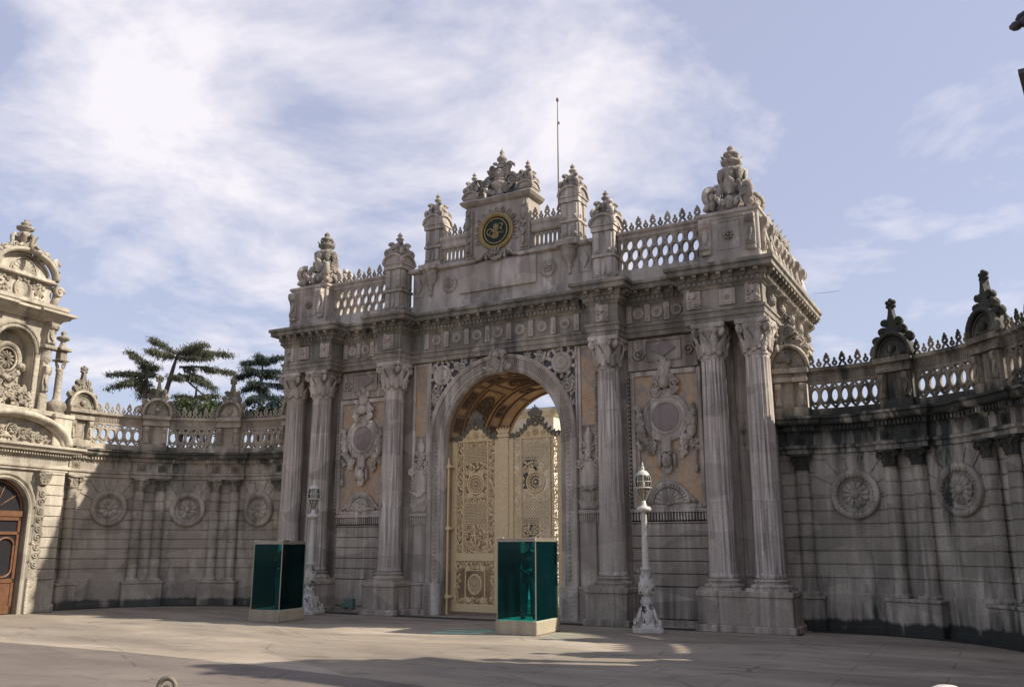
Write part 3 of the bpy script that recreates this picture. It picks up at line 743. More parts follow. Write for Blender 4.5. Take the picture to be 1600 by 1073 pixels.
# arch surround
mb = MB()
def arch_sweep(mb, R, prof, zlow, zc=AZ, n=40):
    """prof: (radial offset, y); follows jamb, arch, jamb"""
    vs = []; fs = []; m = len(prof)
    stops = [('j', -1, z) for z in (zlow, zc - .001)] + [('a', PI - PI * i / n, 0) for i in range(n + 1)] + [('j', 1, z) for z in (zc - .001, zlow)]
    for k, a, z in stops:
        for (o, y) in prof:
            if k == 'j': vs.append((a * (R + o), y, z))
            else: vs.append(((R + o) * math.cos(a), y, zc + (R + o) * math.sin(a)))
    for i in range(len(stops) - 1):
        for q in range(m - 1): a = i * m + q; fs.append((a, a + 1, a + 1 + m, a + m))
    mb.add(vs, fs)
arch_sweep(mb, AR, [(0.0, .62), (0, .40), (.04, .36), (.08, .36), (.10, .32), (.14, .32), (.155, .35), (.40, .35), (.42, .30), (.50, .27), (.545, .27), (.56, .31), (.56, .45)], 0.95)
for s in (-1, 1):
    x0, x1 = sorted((s * AR, s * (AR + .56))); mb.bbox(x0, x1, .22, .62, 0, .95, .02)
n = 96
for k in range(n):
    a = PI * (k + .5) / n
    mb.bbox(-.018, .018, .318, .36, AR + .19, AR + .37, .008, T(0, 0, AZ) @ RY(PI / 2 - a))
z = 1.15
while z < AZ:
    for s in (-1, 1):
        mb.ell((s * (AR + .27), .35, z), (.07, .04, .035), 6, 4)
        mb.ell((s * (AR + .27), .35, z + .06), (.03, .035, .02), 6, 4)
    z += .125
mb.obj('arch_surround', M_carve, gate)
mb = MB(); A = T(0, .27, AZ + AR)
mb.prism([(-.17, -.06), (.17, -.06), (.25, .62), (-.25, .62)], -.10, .3, A)
leaf(mb, A @ T(0, -.10, -.02), .5, .15, .5, .6, 4, 10)
mb.ell((0, -.2, .46), (.12, .1, .12), 10, 7, A)
for q in (-1, 1): scroll(mb, A @ T(q * .17, -.1, .50), .13, .05, 1.4, q, 0, 16); scroll(mb, A @ T(q * .26, -.05, .22), .12, .045, 1.4, -q, 0, 16); leaf(mb, A @ T(q * .2, -.03, .05) @ RY(q * 1.3), .34, .1, .2, .5)
for k in range(5): leaf(mb, A @ T((k - 2) * .05, -.12, .52) @ RY((k - 2) * .35), .2, .05, .2, .5, 2, 6)
mb.obj('keystone', M_carve, gate)
# spandrels: carved foliage against the wall
for s in (-1, 1):
    mb = MB(); rr = random.Random(11)
    A = S(s, 1, 1) @ T(0, .40, 0)
    mb.box(2.60, 2.66, -.06, .05, 5.2, 7.96, M=A)
    C0 = A @ T(2.16, -.05, 7.50)
    mb.lathe([(.34, .05), (.34, -.03), (.28, -.07), (.24, -.02), (.20, -.02), (.001, -.06)], 28, C0 @ FACE)
    shell(mb, C0 @ T(0, -.03, 0), .24, 10, 0, True)
    for k in range(10): leaf(mb, C0 @ RY(2 * PI * k / 10) @ T(0, 0, .33), .17, .07, .3, .6, 3, 6)
    pts = []
    for _ in range(900):
        x = rr.uniform(.32, 2.54); z = rr.uniform(5.45, 7.92); d_ = math.hypot(x, z - AZ)
        if d_ < AR + .68 or math.hypot(x - 2.16, z - 7.5) < .44: continue
        if any((x - a) ** 2 + (z - b) ** 2 < .0085 for a, b in pts): continue
        pts.append((x, z))
    for (x, z) in pts:
        d_ = math.hypot(x, z - AZ) - AR - .56
        foliage_cluster(mb, A, [(x, z)], min(.20, .09 + d_ * .3), rr)
    for (x, z, R) in ((2.34, 6.75, .17), (1.42, 7.72, .16), (2.43, 6.25, .11), (.98, 7.83, .10)):
        scroll(mb, A @ T(x, -.05, z), R, R * .33, 1.7, -1, .5, 22)
        for k in range(7): leaf(mb, A @ T(x, -.02, z) @ RY(k * .9) @ T(0, 0, R * .9), R * .8, R * .35, .3, .5, 3, 6)
    mb.obj('spandrel_carving', M_carve, gate)
    mb = MB(); x0, x1 = sorted((s * 2.56, s * .02)); 
    Pp = [(.02 , 7.965)] + [((AR + .54) * math.cos(a), AZ + (AR + .54) * math.sin(a)) for a in np.linspace(PI / 2 - .01, .02, 14)] + [(2.62, 5.2), (2.62, 7.965)]
    mb.prism([(s * p[0], p[1]) for p in Pp], .405, .43); mb.obj('spandrel_ground', M_darkst, gate)  # dark plate: recess shade behind the carving put into its colour
    # ochre strip beside it, dentil border
    mb = MB(); x0, x1 = sorted((s * 2.78, s * 3.20)); mb.box(x0, x1, .395, .43, 5.55, 7.86); mb.obj('ochre_strip', M_orange, gate)
    mb = MB(); mb.bbox(*sorted((s * 2.67, s * 2.77)), .36, .45, 3.1, 7.96, .012); mb.bbox(*sorted((s * 2.77, s * 3.21)), .37, .45, 7.86, 7.96, .012); mb.obj('ochre_strip_frame', M_carve, gate)
    mb = MB(); mb.bbox(*sorted((s * 3.21, s * 3.3)), .34, .45, 3.1, 7.96, .012)
    z = 3.15
    while z < 7.9: mb.ell((s * 3.255, .34, z), (.032, .035, .038), 6, 4); z += .1
    mb.obj('bead_moulding', M_carve, gate)
    # relief urn beside the arch
    mb = MB(); cx = s * 2.98; B = T(cx, .42, 0); rr = random.Random(21)
    mb.bbox(-.34, .34, -.12, .02, 2.99, 3.10, .02, B); mb.box(-.32, .32, -.06, .02, 2.74, 2.99, M=B)
    for k in range(9): mb.bbox(-.31 + k * .069, -.31 + k * .069 + .045, -.10, -.05, 2.77, 2.985, .01, B)
    mb.lathe([(.001, 3.12), (.22, 3.14), (.27, 3.2), (.2, 3.3), (.24, 3.38), (.30, 3.5), (.33, 3.9), (.30, 4.2), (.24, 4.34), (.27, 4.4), (.2, 4.46)], 24, B @ S(1, .5, 1), mod=flute_mod(12, .10, 3.45, 4.3))
    swag(mb, B @ T(0, -.15, 0), -.28, 3.78, .28, 3.78, .12, .06, 9)
    for q in (-1, 1): scroll(mb, B @ T(q * .3, -.1, 4.42), .13, .045, 1.4, q, 0, 16)
    for k in range(9): leaf(mb, B @ T((k - 4) * .045, -.08, 3.12) @ RY((k - 4) * .12), .3, .07, .1, .6, 3, 6)
    foliage_cluster(mb, B @ T(0, -.06, 0), [(rr.gauss(0, .14), rr.uniform(4.4, 5.02)) for _ in range(30)], .13, rr)
    foliage_cluster(mb, B @ T(0, -.03, 0), [(rr.uniform(-.28, .28), rr.uniform(4.35, 4.85)) for _ in range(18)], .14, rr)
    mb.lathe([(.12, 4.9), (.08, 5.0), (.15, 5.12), (.16, 5.22), (.1, 5.34), (.05, 5.38), (.07, 5.43), (.03, 5.48), (.001, 5.58)], 14, B @ T(0, -.02, 0) @ S(1, .6, 1))
    mb.obj('urn_relief', M_carve, gate)

# painted barrel vault in the passage, with brown relief panels
mb = MB(); vs = []; fs = []; Rv = AR - .012; n = 36; ys = (.64, 4.58)
for y in ys:
    for i in range(n + 1): a = PI - PI * i / n; vs.append((Rv * math.cos(a), y, AZ + Rv * math.sin(a)))
fs = [(i, i + 1, i + n + 2, i + n + 1) for i in range(n)]
mb.add(vs, fs, smooth=True)
vault = mb.obj('vault', M_vault, gate)
M_jamb = stone('cream_jamb_plaster', (.30, .21, .12), (.50, .38, .23), (.40, .29, .17), stain_amt=.3, bump=.1)
for s in (-1, 1): mb = MB(); mb.box(*sorted((s * AR - s * .012, s * AR - s * .002)), .64, 4.58, 0, AZ); mb.obj('passage_jamb', M_jamb, gate)
def vwarp(V):      # x = angle from the left springing (radians), y along the passage, z = height above the plaster
    o = V.copy(); a = PI - V[:, 0]; r = Rv - .004 - V[:, 2]
    o[:, 0] = r * np.cos(a); o[:, 2] = AZ + r * np.sin(a); return o
mbm = MB(vwarp)
def vbox(m, a0, a1, y0, y1, h):
    k = max(2, int((a1 - a0) / .08)); m.box(a0, a1, y0, y1, 0, h, nx=k)
for y in (.66, 1.28, 2.86, 3.55, 4.3): vbox(mbm, .0, PI, y, y + .10, .035)
for a in (.42, 1.02, 1.55, 2.08, 2.70): 
    for y0, y1 in ((.76, 1.28), (3.65, 4.3)): vbox(mbm, a - .025, a + .025, y0, y1, .035)
for k in range(3):
    a0, a1 = .2 + k * .95, .2 + k * .95 + .83
    vbox(mbm, a0, a1, 1.50, 1.55, .03); vbox(mbm, a0, a1, 2.60, 2.65, .03); vbox(mbm, a0, a0 + .03, 1.55, 2.60, .03); vbox(mbm, a1 - .03, a1, 1.55, 2.60, .03)
mbm.obj('vault_moulding', M_red, vault)
mb = MB(vwarp); rr = random.Random(4)
def vpan(a0, a1, y0, y1):
    mb = MB(vwarp)
    vbox(mb, a0, a1, y0, y1, .02)
    for _ in range(int(40 * (a1 - a0) * (y1 - y0) * 4)):
        mb.ell((rr.uniform(a0 + .03, a1 - .03), rr.uniform(y0 + .05, y1 - .05), .03), (.02, .045, .03), 5, 4)
    mb.obj('vault_panel', M_coffer, vault)
for a in (.10, .50, 1.10, 1.63, 2.16, 2.78):
    vpan(a + .06, a + .06 + .24 if a not in (.5, 2.16) else a + .4, .84, 1.20); vpan(a + .06, a + .3, 3.02, 3.45)
for k in range(3):
    ac = .2 + k * .95 + .415; mb = MB(vwarp)
    vs = [(ac, 2.08, .045)]; 
    for i in range(24): t = 2 * PI * i / 24; vs.append((ac + .30 * math.cos(t), 2.08 + .46 * math.sin(t), .03))
    mb.add(vs, [(0, i + 1, (i + 1) % 24 + 1) for i in range(24)])
    for i in range(20):
        t = 2 * PI * i / 20
        for q in (.3, .62, .9): mb.ell((ac + .29 * q * math.cos(t + q), 2.08 + .44 * q * math.sin(t + q), .045), (.022, .04, .035), 5, 4)
    mb.obj('vault_medallion', M_coffer, vault)

# ------------------------------------------------------------------ attic over the cornice
YA = .18
mb = MB()
mb.box(-8.25, 8.25, .05, 6.0, 9.58, 9.70)
mb.bbox(-3.30, 3.30, YA, 1.3, 9.70, 11.10, .02)
mb.bbox(-3.34, 3.34, YA - .06, 1.3, 9.58, 9.90, .03)
mb.obj('attic_block', M_top, gate)
mb = MB()
lg = [(-.3, 11.10), (0, 11.10), (.05, 11.04), (.13, 11.08), (.13, 11.16), (.09, 11.20), (-.3, 11.22)][::-1]
mb.sweep(lg, [(-3.30, 1.3), (-3.30, YA), (-.8, YA)]); mb.tube([(-.82, YA - .06, 11.15), (-.62, YA - .07, 11.17), (-.50, YA - .08, 11.30), (-.30, YA - .08, 11.36)], [.07, .07, .06, .05], 6)
mb.obj('attic_ledge', M_top, gate)
mb = MB(); mb.sweep(lg, [(.8, YA), (3.30, YA), (3.30, 1.3)])
mb.tube([(.82, YA - .06, 11.15), (.62, YA - .07, 11.17), (.50, YA - .08, 11.30), (.30, YA - .08, 11.36)], [.07, .07, .06, .05], 6)
mb.obj('attic_ledge', M_top, gate)
mb = MB(); mb.bbox(-1.42, 1.42, YA - .07, YA + .02, 10.10, 11.02, .02); mb.obj('blank_tablet', M_top, gate)
mb = MB(); mb.lathe([(.26, .02), (.26, -.03), (.22, -.06), (.20, -.02), (.001, -.01)], 28, FACE); rosette(mb, T(0, -.0, 0), .2, 8, .35, False)
for k in range(16): a = 2 * PI * k / 16; mb.ell((.27 * math.cos(a), -.01, .27 * math.sin(a)), (.035, .03, .035), 5, 4)
me_r2 = mb.mesh('attic_rosette', M_carve_top)
for s in (-1, 1): ob('attic_rosette', me_r2, gate, T(s * 1.82, YA - .01, 10.50))
for s in (-1, 1):
    mb = MB(); A = T(s * 2.56, YA - .04, 0)
    mb.bbox(-.36, .36, -.26, .3, 11.06, 11.24, .02, A)
    mb.lathe([(.001, 10.18), (.05, 10.20), (.07, 10.27), (.035, 10.33), (.06, 10.38), (.11, 10.44), (.07, 10.50), (.12, 10.56), (.24, 10.72), (.27, 10.86), (.22, 10.92), (.24, 10.97), (.30, 11.02), (.30, 11.06)], 20, A @ S(1, .8, 1), mod=flute_mod(10, .12, 10.56, 10.9))
    mb.obj('urn_corbel', M_carve_top, gate)
    mb = MB(); A = T(s * 3.06, YA, 10.6); mb.prism([(-.16, 0), (0, -.28), (.16, 0), (0, .28)], -.05, .02, A); mb.tube([(-.2, -.01, -.4), (.2, -.01, -.4), (.2, -.01, .42), (-.2, -.01, .42)], .02, 4, A, closed=True, smooth=False); mb.obj('lozenge_relief', M_top, gate)
# emblem block
mb = MB()
mb.bbox(-1.16, 1.16, .10, .95, 11.22, 13.0, .02)
mb.sweep([(-.2, 13.22), (.14, 13.20), (.18, 13.14), (.12, 13.05), (.05, 13.0), (-.2, 12.98)], [(-1.16, .95), (-1.16, .10), (-.86, .10), (-.86, .14), (.86, .14), (.86, .10), (1.16, .10), (1.16, .95)])
mb.obj('emblem_block', M_top, gate)
mb = MB(); A = T(0, .06, 12.0)
mb.ring((0, 0, 0), .56, .078, 48, 8, M=A @ S(1.02, .8, 1.0))
for k in range(44): a = 2 * PI * k / 44; mb.ell((.57 * math.cos(a), -.06, .55 * math.sin(a)), (.034, .03, .034), 6, 4, A)
mb.ring((0, -.02, 0), .42, .022, 40, 6, M=A)
emb = mb.obj('emblem_frame', M_gold, gate)
mb = MB(); mb.lathe([(.48, 0), (.46, -.02), (.001, -.02)], 40, A @ RX(PI / 2) @ S(1, 1, 1)); mb.lathe([(.48, 0.05), (.48, 0.), (.46, -.0), (.001, -.015)], 40, A @ RX(PI / 2) @ S(1, 1, -1)); mb.obj('emblem_field', M_green, emb)
mb = MB(); B = A @ T(0, -.03, 0)
def stroke(pts, r):
    P = np.array(pts, float); q = []
    for i in range(len(P) - 1):
        p0 = P[max(i - 1, 0)]; p1 = P[i]; p2 = P[i + 1]; p3 = P[min(i + 2, len(P) - 1)]
        for t in np.linspace(0, 1, 6, endpoint=False):
            q.append(.5 * ((2 * p1) + (-p0 + p2) * t + (2 * p0 - 5 * p1 + 4 * p2 - p3) * t * t + (-p0 + 3 * p1 - 3 * p2 + p3) * t ** 3))
    q.append(P[-1]); k = len(q)
    mb.tube([(a, -.005, b) for a, b in q], [r * (.45 + .75 * math.sin(PI * i / (k - 1))) for i in range(k)], 6, B)
for k, (x, h) in enumerate(((-.06, .24), (.0, .26), (.06, .22))):      # three upright strokes and their flags
    stroke([(x - .01, -.12), (x, .05), (x + .005, h)], .017); stroke([(x, h), (x + .05, h - .05), (x + .03, h - .13), (x + .08, h - .2)], .010)
stroke([(.02, -.13), (-.16, -.16), (-.31, -.06), (-.28, .06), (-.15, .07), (-.05, -.02), (.08, -.06), (.32, -.06)], .017)
stroke([(.0, -.16), (-.1, -.2), (-.22, -.12), (-.2, -.02), (-.1, .0), (0, -.06), (.1, -.09), (.30, -.11)], .013)
for z in (-.22, -.18, -.14, -.10): stroke([(-.13, z + .02), (-.05, z - .02), (.05, z - .02), (.12, z + .03)], .018)
stroke([(.13, .2), (.2, .23), (.27, .17), (.2, .1), (.26, .05)], .020); stroke([(.15, .1), (.2, .04), (.24, .0)], .016)
mb.obj('emblem_calligraphy', M_gold, emb)
mb = MB()
for k in range(13):
    a = PI * (-.12 + 1.24 * k / 12)
    Bq = T(0, .08, 12.0) @ RY(PI / 2 - a)
    mb.ring((0, 0, .73), .062, .026, 12, 5, M=Bq, sz=1.7); mb.ell((0, .02, .73), (.03, .02, .07), 6, 4, Bq)
mb.obj('shell_fan', M_carve_top, emb)
mb = MB(); A = T(0, .05, 11.32)
swag(mb, A, -.34, .0, .34, .0, .24, .075, 13, random.Random(9), tassel=.26)
mb.tube([(-.10, -.02, .12), (-.12, -.06, -.02), (0, -.08, -.10), (.12, -.06, -.02), (.10, -.02, .12)], .035, 6, A); mb.ell((0, -.06, .04), (.05, .05, .09), 8, 6, A)
mb.obj('emblem_swag', M_carve_top, gate)
for s in (-1, 1):
    mb = MB(); A = T(s * 1.02, .06, 0)
    mb.bbox(-.13, .13, -.04, .06, 11.3, 12.9, .015, A)
    mb.lathe([(.04, 12.22), (.08, 12.3), (.13, 12.42), (.10, 12.5), (.12, 12.56)], 10, A @ T(0, -.06, 0)); mb.tube([(-.07, -.08, 11.8), (0, -.14, 11.66), (.07, -.08, 11.8)], .04, 6, A); mb.lathe([(.03, 0), (.07, -.12), (.06, -.3), (.001, -.32)], 8, A @ T(0, -.09, 11.68)); scroll(mb, A @ T(0, -.07, 12.05), .10, .04, 1.4, s, 0, 14); leaf(mb, A @ T(0, -.05, 12.9) @ RY(PI), .25, .09, .2, .5)
    mb.obj('emblem_pilaster', M_carve_top, gate)
# crowning composition: broken arch, vase and scrolls
mb = MB(); A = T(0, .45, 13.20)
mb.box(-.72, .72, -.25, .25, 0, .06, M=A)
for q in (-1, 1):
    mb.tube([(q * .86, -.1, .06), (q * .84, -.1, .30), (q * .70, -.1, .58), (q * .48, -.1, .80), (q * .28, -.1, .86)], [.10, .11, .10, .09, .07], 8, A)
    scroll(mb, A @ T(q * .20, -.12, .92), .14, .06, 1.4, q, 0, 14)
    scroll(mb, A @ T(q * .80, -.15, .12), .16, .06, 1.4, q, 0, 14)
    scroll(mb, A @ T(q * .46, -.16, .58), .15, .055, 1.4, -q, 0, 14)
    leaf(mb, A @ T(q * .12, -.1, .78) @ RY(q * .9), .42, .14, .3, .5); leaf(mb, A @ T(q * .62, -.1, .6) @ RY(q * .8), .30, .11, .3, .5)
    scroll(mb, A @ T(q * .32, -.08, 1.16), .12, .05, 1.4, q, 0, 14)
mb.lathe([(.10, .05), (.16, .12), (.12, .2), (.20, .30), (.30, .44), (.32, .52), (.22, .56), (.20, .62), (.26, .66)], 18, A @ T(0, -.12, 0), mod=flute_mod(10, .10, .25, .5))
swag(mb, A @ T(0, -.22, .1), -.62, .36, .62, .36, .30, .09, 17, random.Random(2))
mb.ell((0, -.14, .86), (.20, .16, .22), 12, 8, A); mb.ell((0, -.28, .84), (.05, .05, .07), 6, 5, A)
rr = random.Random(8)
foliage_cluster(mb, A @ T(0, -.12, 0), [(rr.gauss(0, .22), rr.uniform(.6, 1.25)) for _ in range(26)], .17, rr)
foliage_cluster(mb, A @ T(0, -.12, 0), [(rr.uniform(-.75, .75), rr.uniform(.05, .35)) for _ in range(18)], .15, rr)
mb.prism([(-.62, .05), (.62, .05), (.5, .6), (.3, .95), (0, 1.15), (-.3, .95), (-.5, .6)], -.05, .15, A)
mb.lathe([(.22, 1.08), (.18, 1.2), (.10, 1.28), (.09, 1.34), (.17, 1.40), (.18, 1.46), (.10, 1.56), (.06, 1.62), (.09, 1.68), (.06, 1.74), (.02, 1.8), (.001, 1.88)], 14, A)
mb.obj('crowning_sculpture', M_carve_top, gate)
# piers with finials.  (x, y, base z, top of shaft, half width, finial height)
mbp = {}
def pier(x, y, z0, z1, hw, hbox, hfin, rustic=True):
    mb = MB(); A = T(x, y, 0)
    mb.bbox(-hw, hw, -hw, hw, z0, z0 + .16, .02, A)
    zc = z0 + (z1 - z0) * .52
    mb.bbox(-hw * .82, hw * .82, -hw * .82, hw * .82, z0 + .14, z1, .02, A)
    mb.bbox(-hw * 1.02, hw * 1.02, -hw * 1.02, hw * 1.02, zc - .04, zc + .06, .02, A)
    for k in range(4):
        B = A @ RZ(PI / 2 * k)
        for q in (-1, 1):
            mb.bbox(q * hw * .55 - hw * .25, q * hw * .55 + hw * .25, -hw * .98, -hw * .7, zc + .08, z1 - .03, .015, B)
            mb.bbox(q * hw * .55 - hw * .25, q * hw * .55 + hw * .25, -hw * .98, -hw * .7, z0 + .17, zc - .07, .015, B)
            mb.ell((q * hw * .55, -hw, z0 + .26), (hw * .22, hw * .14, .07), 6, 4, B)
            mb.ell((q * hw * .55, -hw, zc + .16), (hw * .2, hw * .12, .06), 6, 4, B)
        leaf(mb, B @ T(0, -hw * .82, zc - .1) @ RY(PI), (zc - z0) * .6, hw * .22, .1, .5)
    arch_box(mb, A @ T(0, 0, z1), hw * 1.02, hbox, hw * 1.02)
    p = mb.obj('parapet_pier', M_top, gate)
    mb = MB(); finial(mb, T(x, y, z1 + hbox - .05), hfin * 1.02, hw * 1.22); mb.obj('finial', M_carve_top, p)
    return p
for s in (-1, 1):
    pier(s * 2.56, .50, 11.24, 12.55, .33, .52, .92)
    pier(s * 3.84, .08, 9.62, 11.22, .36, .52, .92)
    mb = MB(); arch_box(mb, T(s * 1.02, .36, 13.20), .27, .36, .27); mb.obj('gable_box', M_top, gate)
    mb = MB(); finial(mb, T(s * 1.02, .36, 13.52), .84, .33); mb.obj('finial', M_carve_top, gate)
    # little balustrades with upright ovals, either side of the emblem
    mb = MB(); a, b = sorted((s * 1.20, s * 2.28))
    mb.box(a, b, .28, .44, 11.22, 11.30)
    n = 7; p = (b - a) / n
    for k in range(n): mb.ring((a + (k + .5) * p, .36, 11.55), p * .42, .028, 14, 4, sz=3.4, flat=1.8)
    for k in range(n + 1):
        for z in (11.335, 11.77): mb.ring((a + k * p, .36, z), .035, .018, 8, 4, flat=2)
    mb.obj('oval_balustrade', M_top, gate)
    mb = MB(); mb.sweep([(-.12, 11.80), (.0, 11.80), (.05, 11.86), (.05, 12.02), (.10, 12.10), (.10, 12.20), (-.12, 12.24)][::-1], [(a, .28), (b, .28)]); rl = mb.obj('balustrade_rail', M_top, gate)
    mb = MB(); cresting(mb, a, b, .30, 12.2, .48, .20); mb.obj('cresting', M_carve_top, rl)
    # side bay parapets
    mb = MB(); a, b = sorted((s * 4.18, s * 6.74))
    mb.bbox(a, b, .02, .42, 9.60, 9.97, .02); mb.box(a, b, .08, .34, 9.93, 9.99); mb.obj('parapet_base', M_top, gate)
    mb = MB(); chain_lattice(mb, a + .05, b - .05, .20, 9.985, 10.93, .30, .052, .10)
    for k in range(8):
        for zz in (10.14, 10.46, 10.78): mb.ring((a + .05 + (k + .5) * (b - a - .1) / 8 + (0 if zz == 10.46 else 0), .20, zz), .03, .02, 8, 4) if False else None
    mb.box(a, a + .06, .14, .28, 9.98, 10.95); mb.box(b - .06, b, .14, .28, 9.98, 10.95); mb.obj('parapet_lattice', M_top, gate)
    mb = MB(); mb.sweep([(-.14, 10.93), (.0, 10.93), (.04, 10.97), (.04, 11.06), (.10, 11.12), (.10, 11.19), (-.14, 11.22)][::-1], [(a, .14), (b, .14)]); rl = mb.obj('parapet_rail', M_top, gate)
    mb = MB(); cresting(mb, a + .1, b, .16, 11.19, .48, .215); mb.obj('cresting', M_carve_top, rl)
    # corner pedestal
    cx = s * 7.58
    mb = MB(); a, b = cx - .84, cx + .84
    mb.bbox(a, b, -.26, 1.42, 9.60, 9.93, .03); mb.bbox(a + .05, b - .05, -.18, 1.36, 9.9, 10.98, .02)
    for q, w in ((a, 1), (b, -1)):
        mb.bbox(min(q, q + w * .36), max(q, q + w * .36), -.25, -.1, 9.92, 10.94, .02)
    mb.sweep([(-.2, 11.19), (.07, 11.16), (.07, 11.08), (.03, 11.05), (0, 10.96), (-.2, 10.95)], [(a + .03, 1.40), (a + .03, -.2), (b - .03, -.2), (b - .03, 1.40)])
    cp = mb.obj('corner_pedestal', M_top, gate)
    mb = MB()
    A = T(cx, -.18, 10.46); rosette(mb, A, .21, 8, .4, False); mb.tube([(-.3, 0, -.4), (.3, 0, -.4), (.3, 0, .42), (-.3, 0, .42)], .02, 4, A, closed=True, smooth=False)
    mb.obj('pedestal_relief', M_carve_top, cp)
    for q in (-1, 1):
        mb = MB(); B = T(cx + q * .62, -.26, 10.5)
        console(mb, B @ T(0, 0, -.46), .24, .90, .20); mb.bbox(-.14, .14, -.10, .06, -.58, -.46, .02, B); mb.obj('pedestal_console', M_carve_top, cp)
    for yy in (.25, 1.0):
        mb = MB(); B = T(cx + s * .80, yy, 10.5) @ RZ(s * PI / 2)
        console(mb, B @ T(0, 0, -.46), .24, .90, .20); mb.obj('pedestal_console', M_carve_top, cp)
    # great urn: scrolled feet, garland, vase, stacked knop
    mb = MB(); A = T(cx, .60, 11.17) @ S(1.16, 1.16, 1.30); rr = random.Random(13)
    mb.bbox(-.5, .5, -.5, .5, -.02, .10, .03, A); mb.lathe([(.42, .08), (.40, .3), (.30, .45), (.26, .55)], 16, A)
    for k in range(4):
        B = A @ RZ(PI / 2 * k + PI / 4)
        scroll(mb, B @ T(.62, 0, .42), .22, .085, 1.5, -1, PI * .6, 20); mb.ell((.62, 0, .42), (.10, .13, .10), 8, 6, B)
        scroll(mb, B @ T(.66, 0, .12), .14, .07, 1.3, 1, 0, 14)
        mb.tube([(.66, 0, .12), (.58, 0, .3), (.40, 0, .62), (.26, 0, .70)], [.09, .11, .10, .08], 8, B)
        C_ = A @ RZ(PI / 2 * k)
        swag(mb, C_ @ T(0, -.50, .06), -.40, .42, .40, .42, .26, .085, 13, rr)
        leaf(mb, C_ @ T(0, -.30, .5), .40, .2, .3, .6, 3, 8); mb.ell((0, -.42, .34), (.09, .08, .10), 8, 6, C_)
        leaf(mb, C_ @ T(-.2, -.24, .55), .28, .12, .3, .6, 3, 8); leaf(mb, C_ @ T(.2, -.24, .55), .28, .12, .3, .6, 3, 8)
    mb.lathe([(.26, .50), (.20, .62), (.16, .70), (.24, .80), (.32, .92), (.36, 1.04), (.38, 1.10), (.33, 1.14), (.22, 1.17), (.16, 1.22), (.20, 1.27), (.26, 1.31), (.27, 1.36), (.18, 1.41), (.12, 1.45), (.16, 1.49), (.20, 1.52), (.19, 1.56), (.09, 1.60), (.07, 1.63), (.10, 1.67), (.07, 1.72), (.001, 1.77)], 18, A, mod=flute_mod(9, .12, .72, 1.12))
    for k in range(8): leaf(mb, A @ RZ(PI / 4 * k) @ T(0, -.34, 1.12) @ RY(PI), .30, .11, -.1, .5, 3, 7); leaf(mb, A @ RZ(PI / 4 * k) @ T(0, -.18, 1.28) @ RX(.2), .2, .08, .3, .5, 2, 6)
    mb.obj('corner_urn', M_carve_top, cp)
    # side parapet running back, rear pedestal
    A = T(s * 8.16, 0, 0) @ RZ(s * PI / 2)
    mb = MB()
    a, b = sorted((s * 1.42, s * 4.6))
    mb.bbox(a, b, -.16, .2, 9.60, 9.97, .02, A); mb.bbox(a, b, -.06, .14, 9.95, 10.95, .02, A); mb.bbox(a, b, -.14, .2, 10.95, 11.2, .03, A)
    rr = random.Random(31)
    for k in range(6):
        xx = a + (k + .5) * (b - a) / 6
        mc = MB(); console(mc, A @ T(xx, -.06, 10.0), .20, .94, .22); mc.obj('parapet_console', M_carve_top, gate)
        scroll(mb, A @ T(xx, -.1, 11.32), .17, .06, 1.4, 1, 0, 16); leaf(mb, A @ T(xx, -.05, 11.2), .4, .14, .3, .5)
    foliage_cluster(mb, A @ T(0, -.1, 0), [(rr.uniform(a, b), rr.uniform(10.05, 11.35)) for _ in range(50)], .19, rr)
    mb.obj('side_parapet', M_carve_top, gate)
    mb = MB(); a, b = sorted((s * 4.6, s * 6.1))
    mb.bbox(a, b, -.18, .9, 9.60, 9.93, .03, A); mb.bbox(a + .04, b - .04, -.10, .9, 9.9, 11.0, .02, A); mb.bbox(a - .03, b + .03, -.2, .9, 11.0, 11.17, .03, A)
    for xx in (a + .3, b - .3):
        console(mb, A @ T(xx, -.10, 9.98), .26, 1.0, .26)
    mb.obj('rear_pedestal', M_top, gate)
    # side face: frieze reliefs and large scrolled console over the wall junction
    A = T(s * XE, 0, 0) @ RZ(s * PI / 2)
    mb = MB(); rr = random.Random(17)
    for k in range(5):
        xx = s * (.2 + k * 1.25)
        mb = MB(); rosette(mb, A @ T(xx + s * .6, -.0, 8.66), .16, 6, .35); mb.obj('frieze_rosette', M_carve_top, gate)
        mb = MB(); console(mb, A @ T(xx, 0, 8.40), .20, .54, .30); mb.obj('frieze_console', M_carve_top, gate)
    for xx in (s * .95, s * 1.55, s * 2.3):
        mb = MB(); console(mb, A @ T(xx, 0, 6.95), .26, 1.03, .50); mb.obj('side_console', M_carve_top, gate)
    mb = MB(); foliage_cluster(mb, A @ T(0, -.05, 0), [(s * rr.uniform(.6, 2.8), rr.uniform(6.9, 7.9)) for _ in range(55)], .2, rr)
    mb.obj('side_console_relief', M_carve_top, gate)

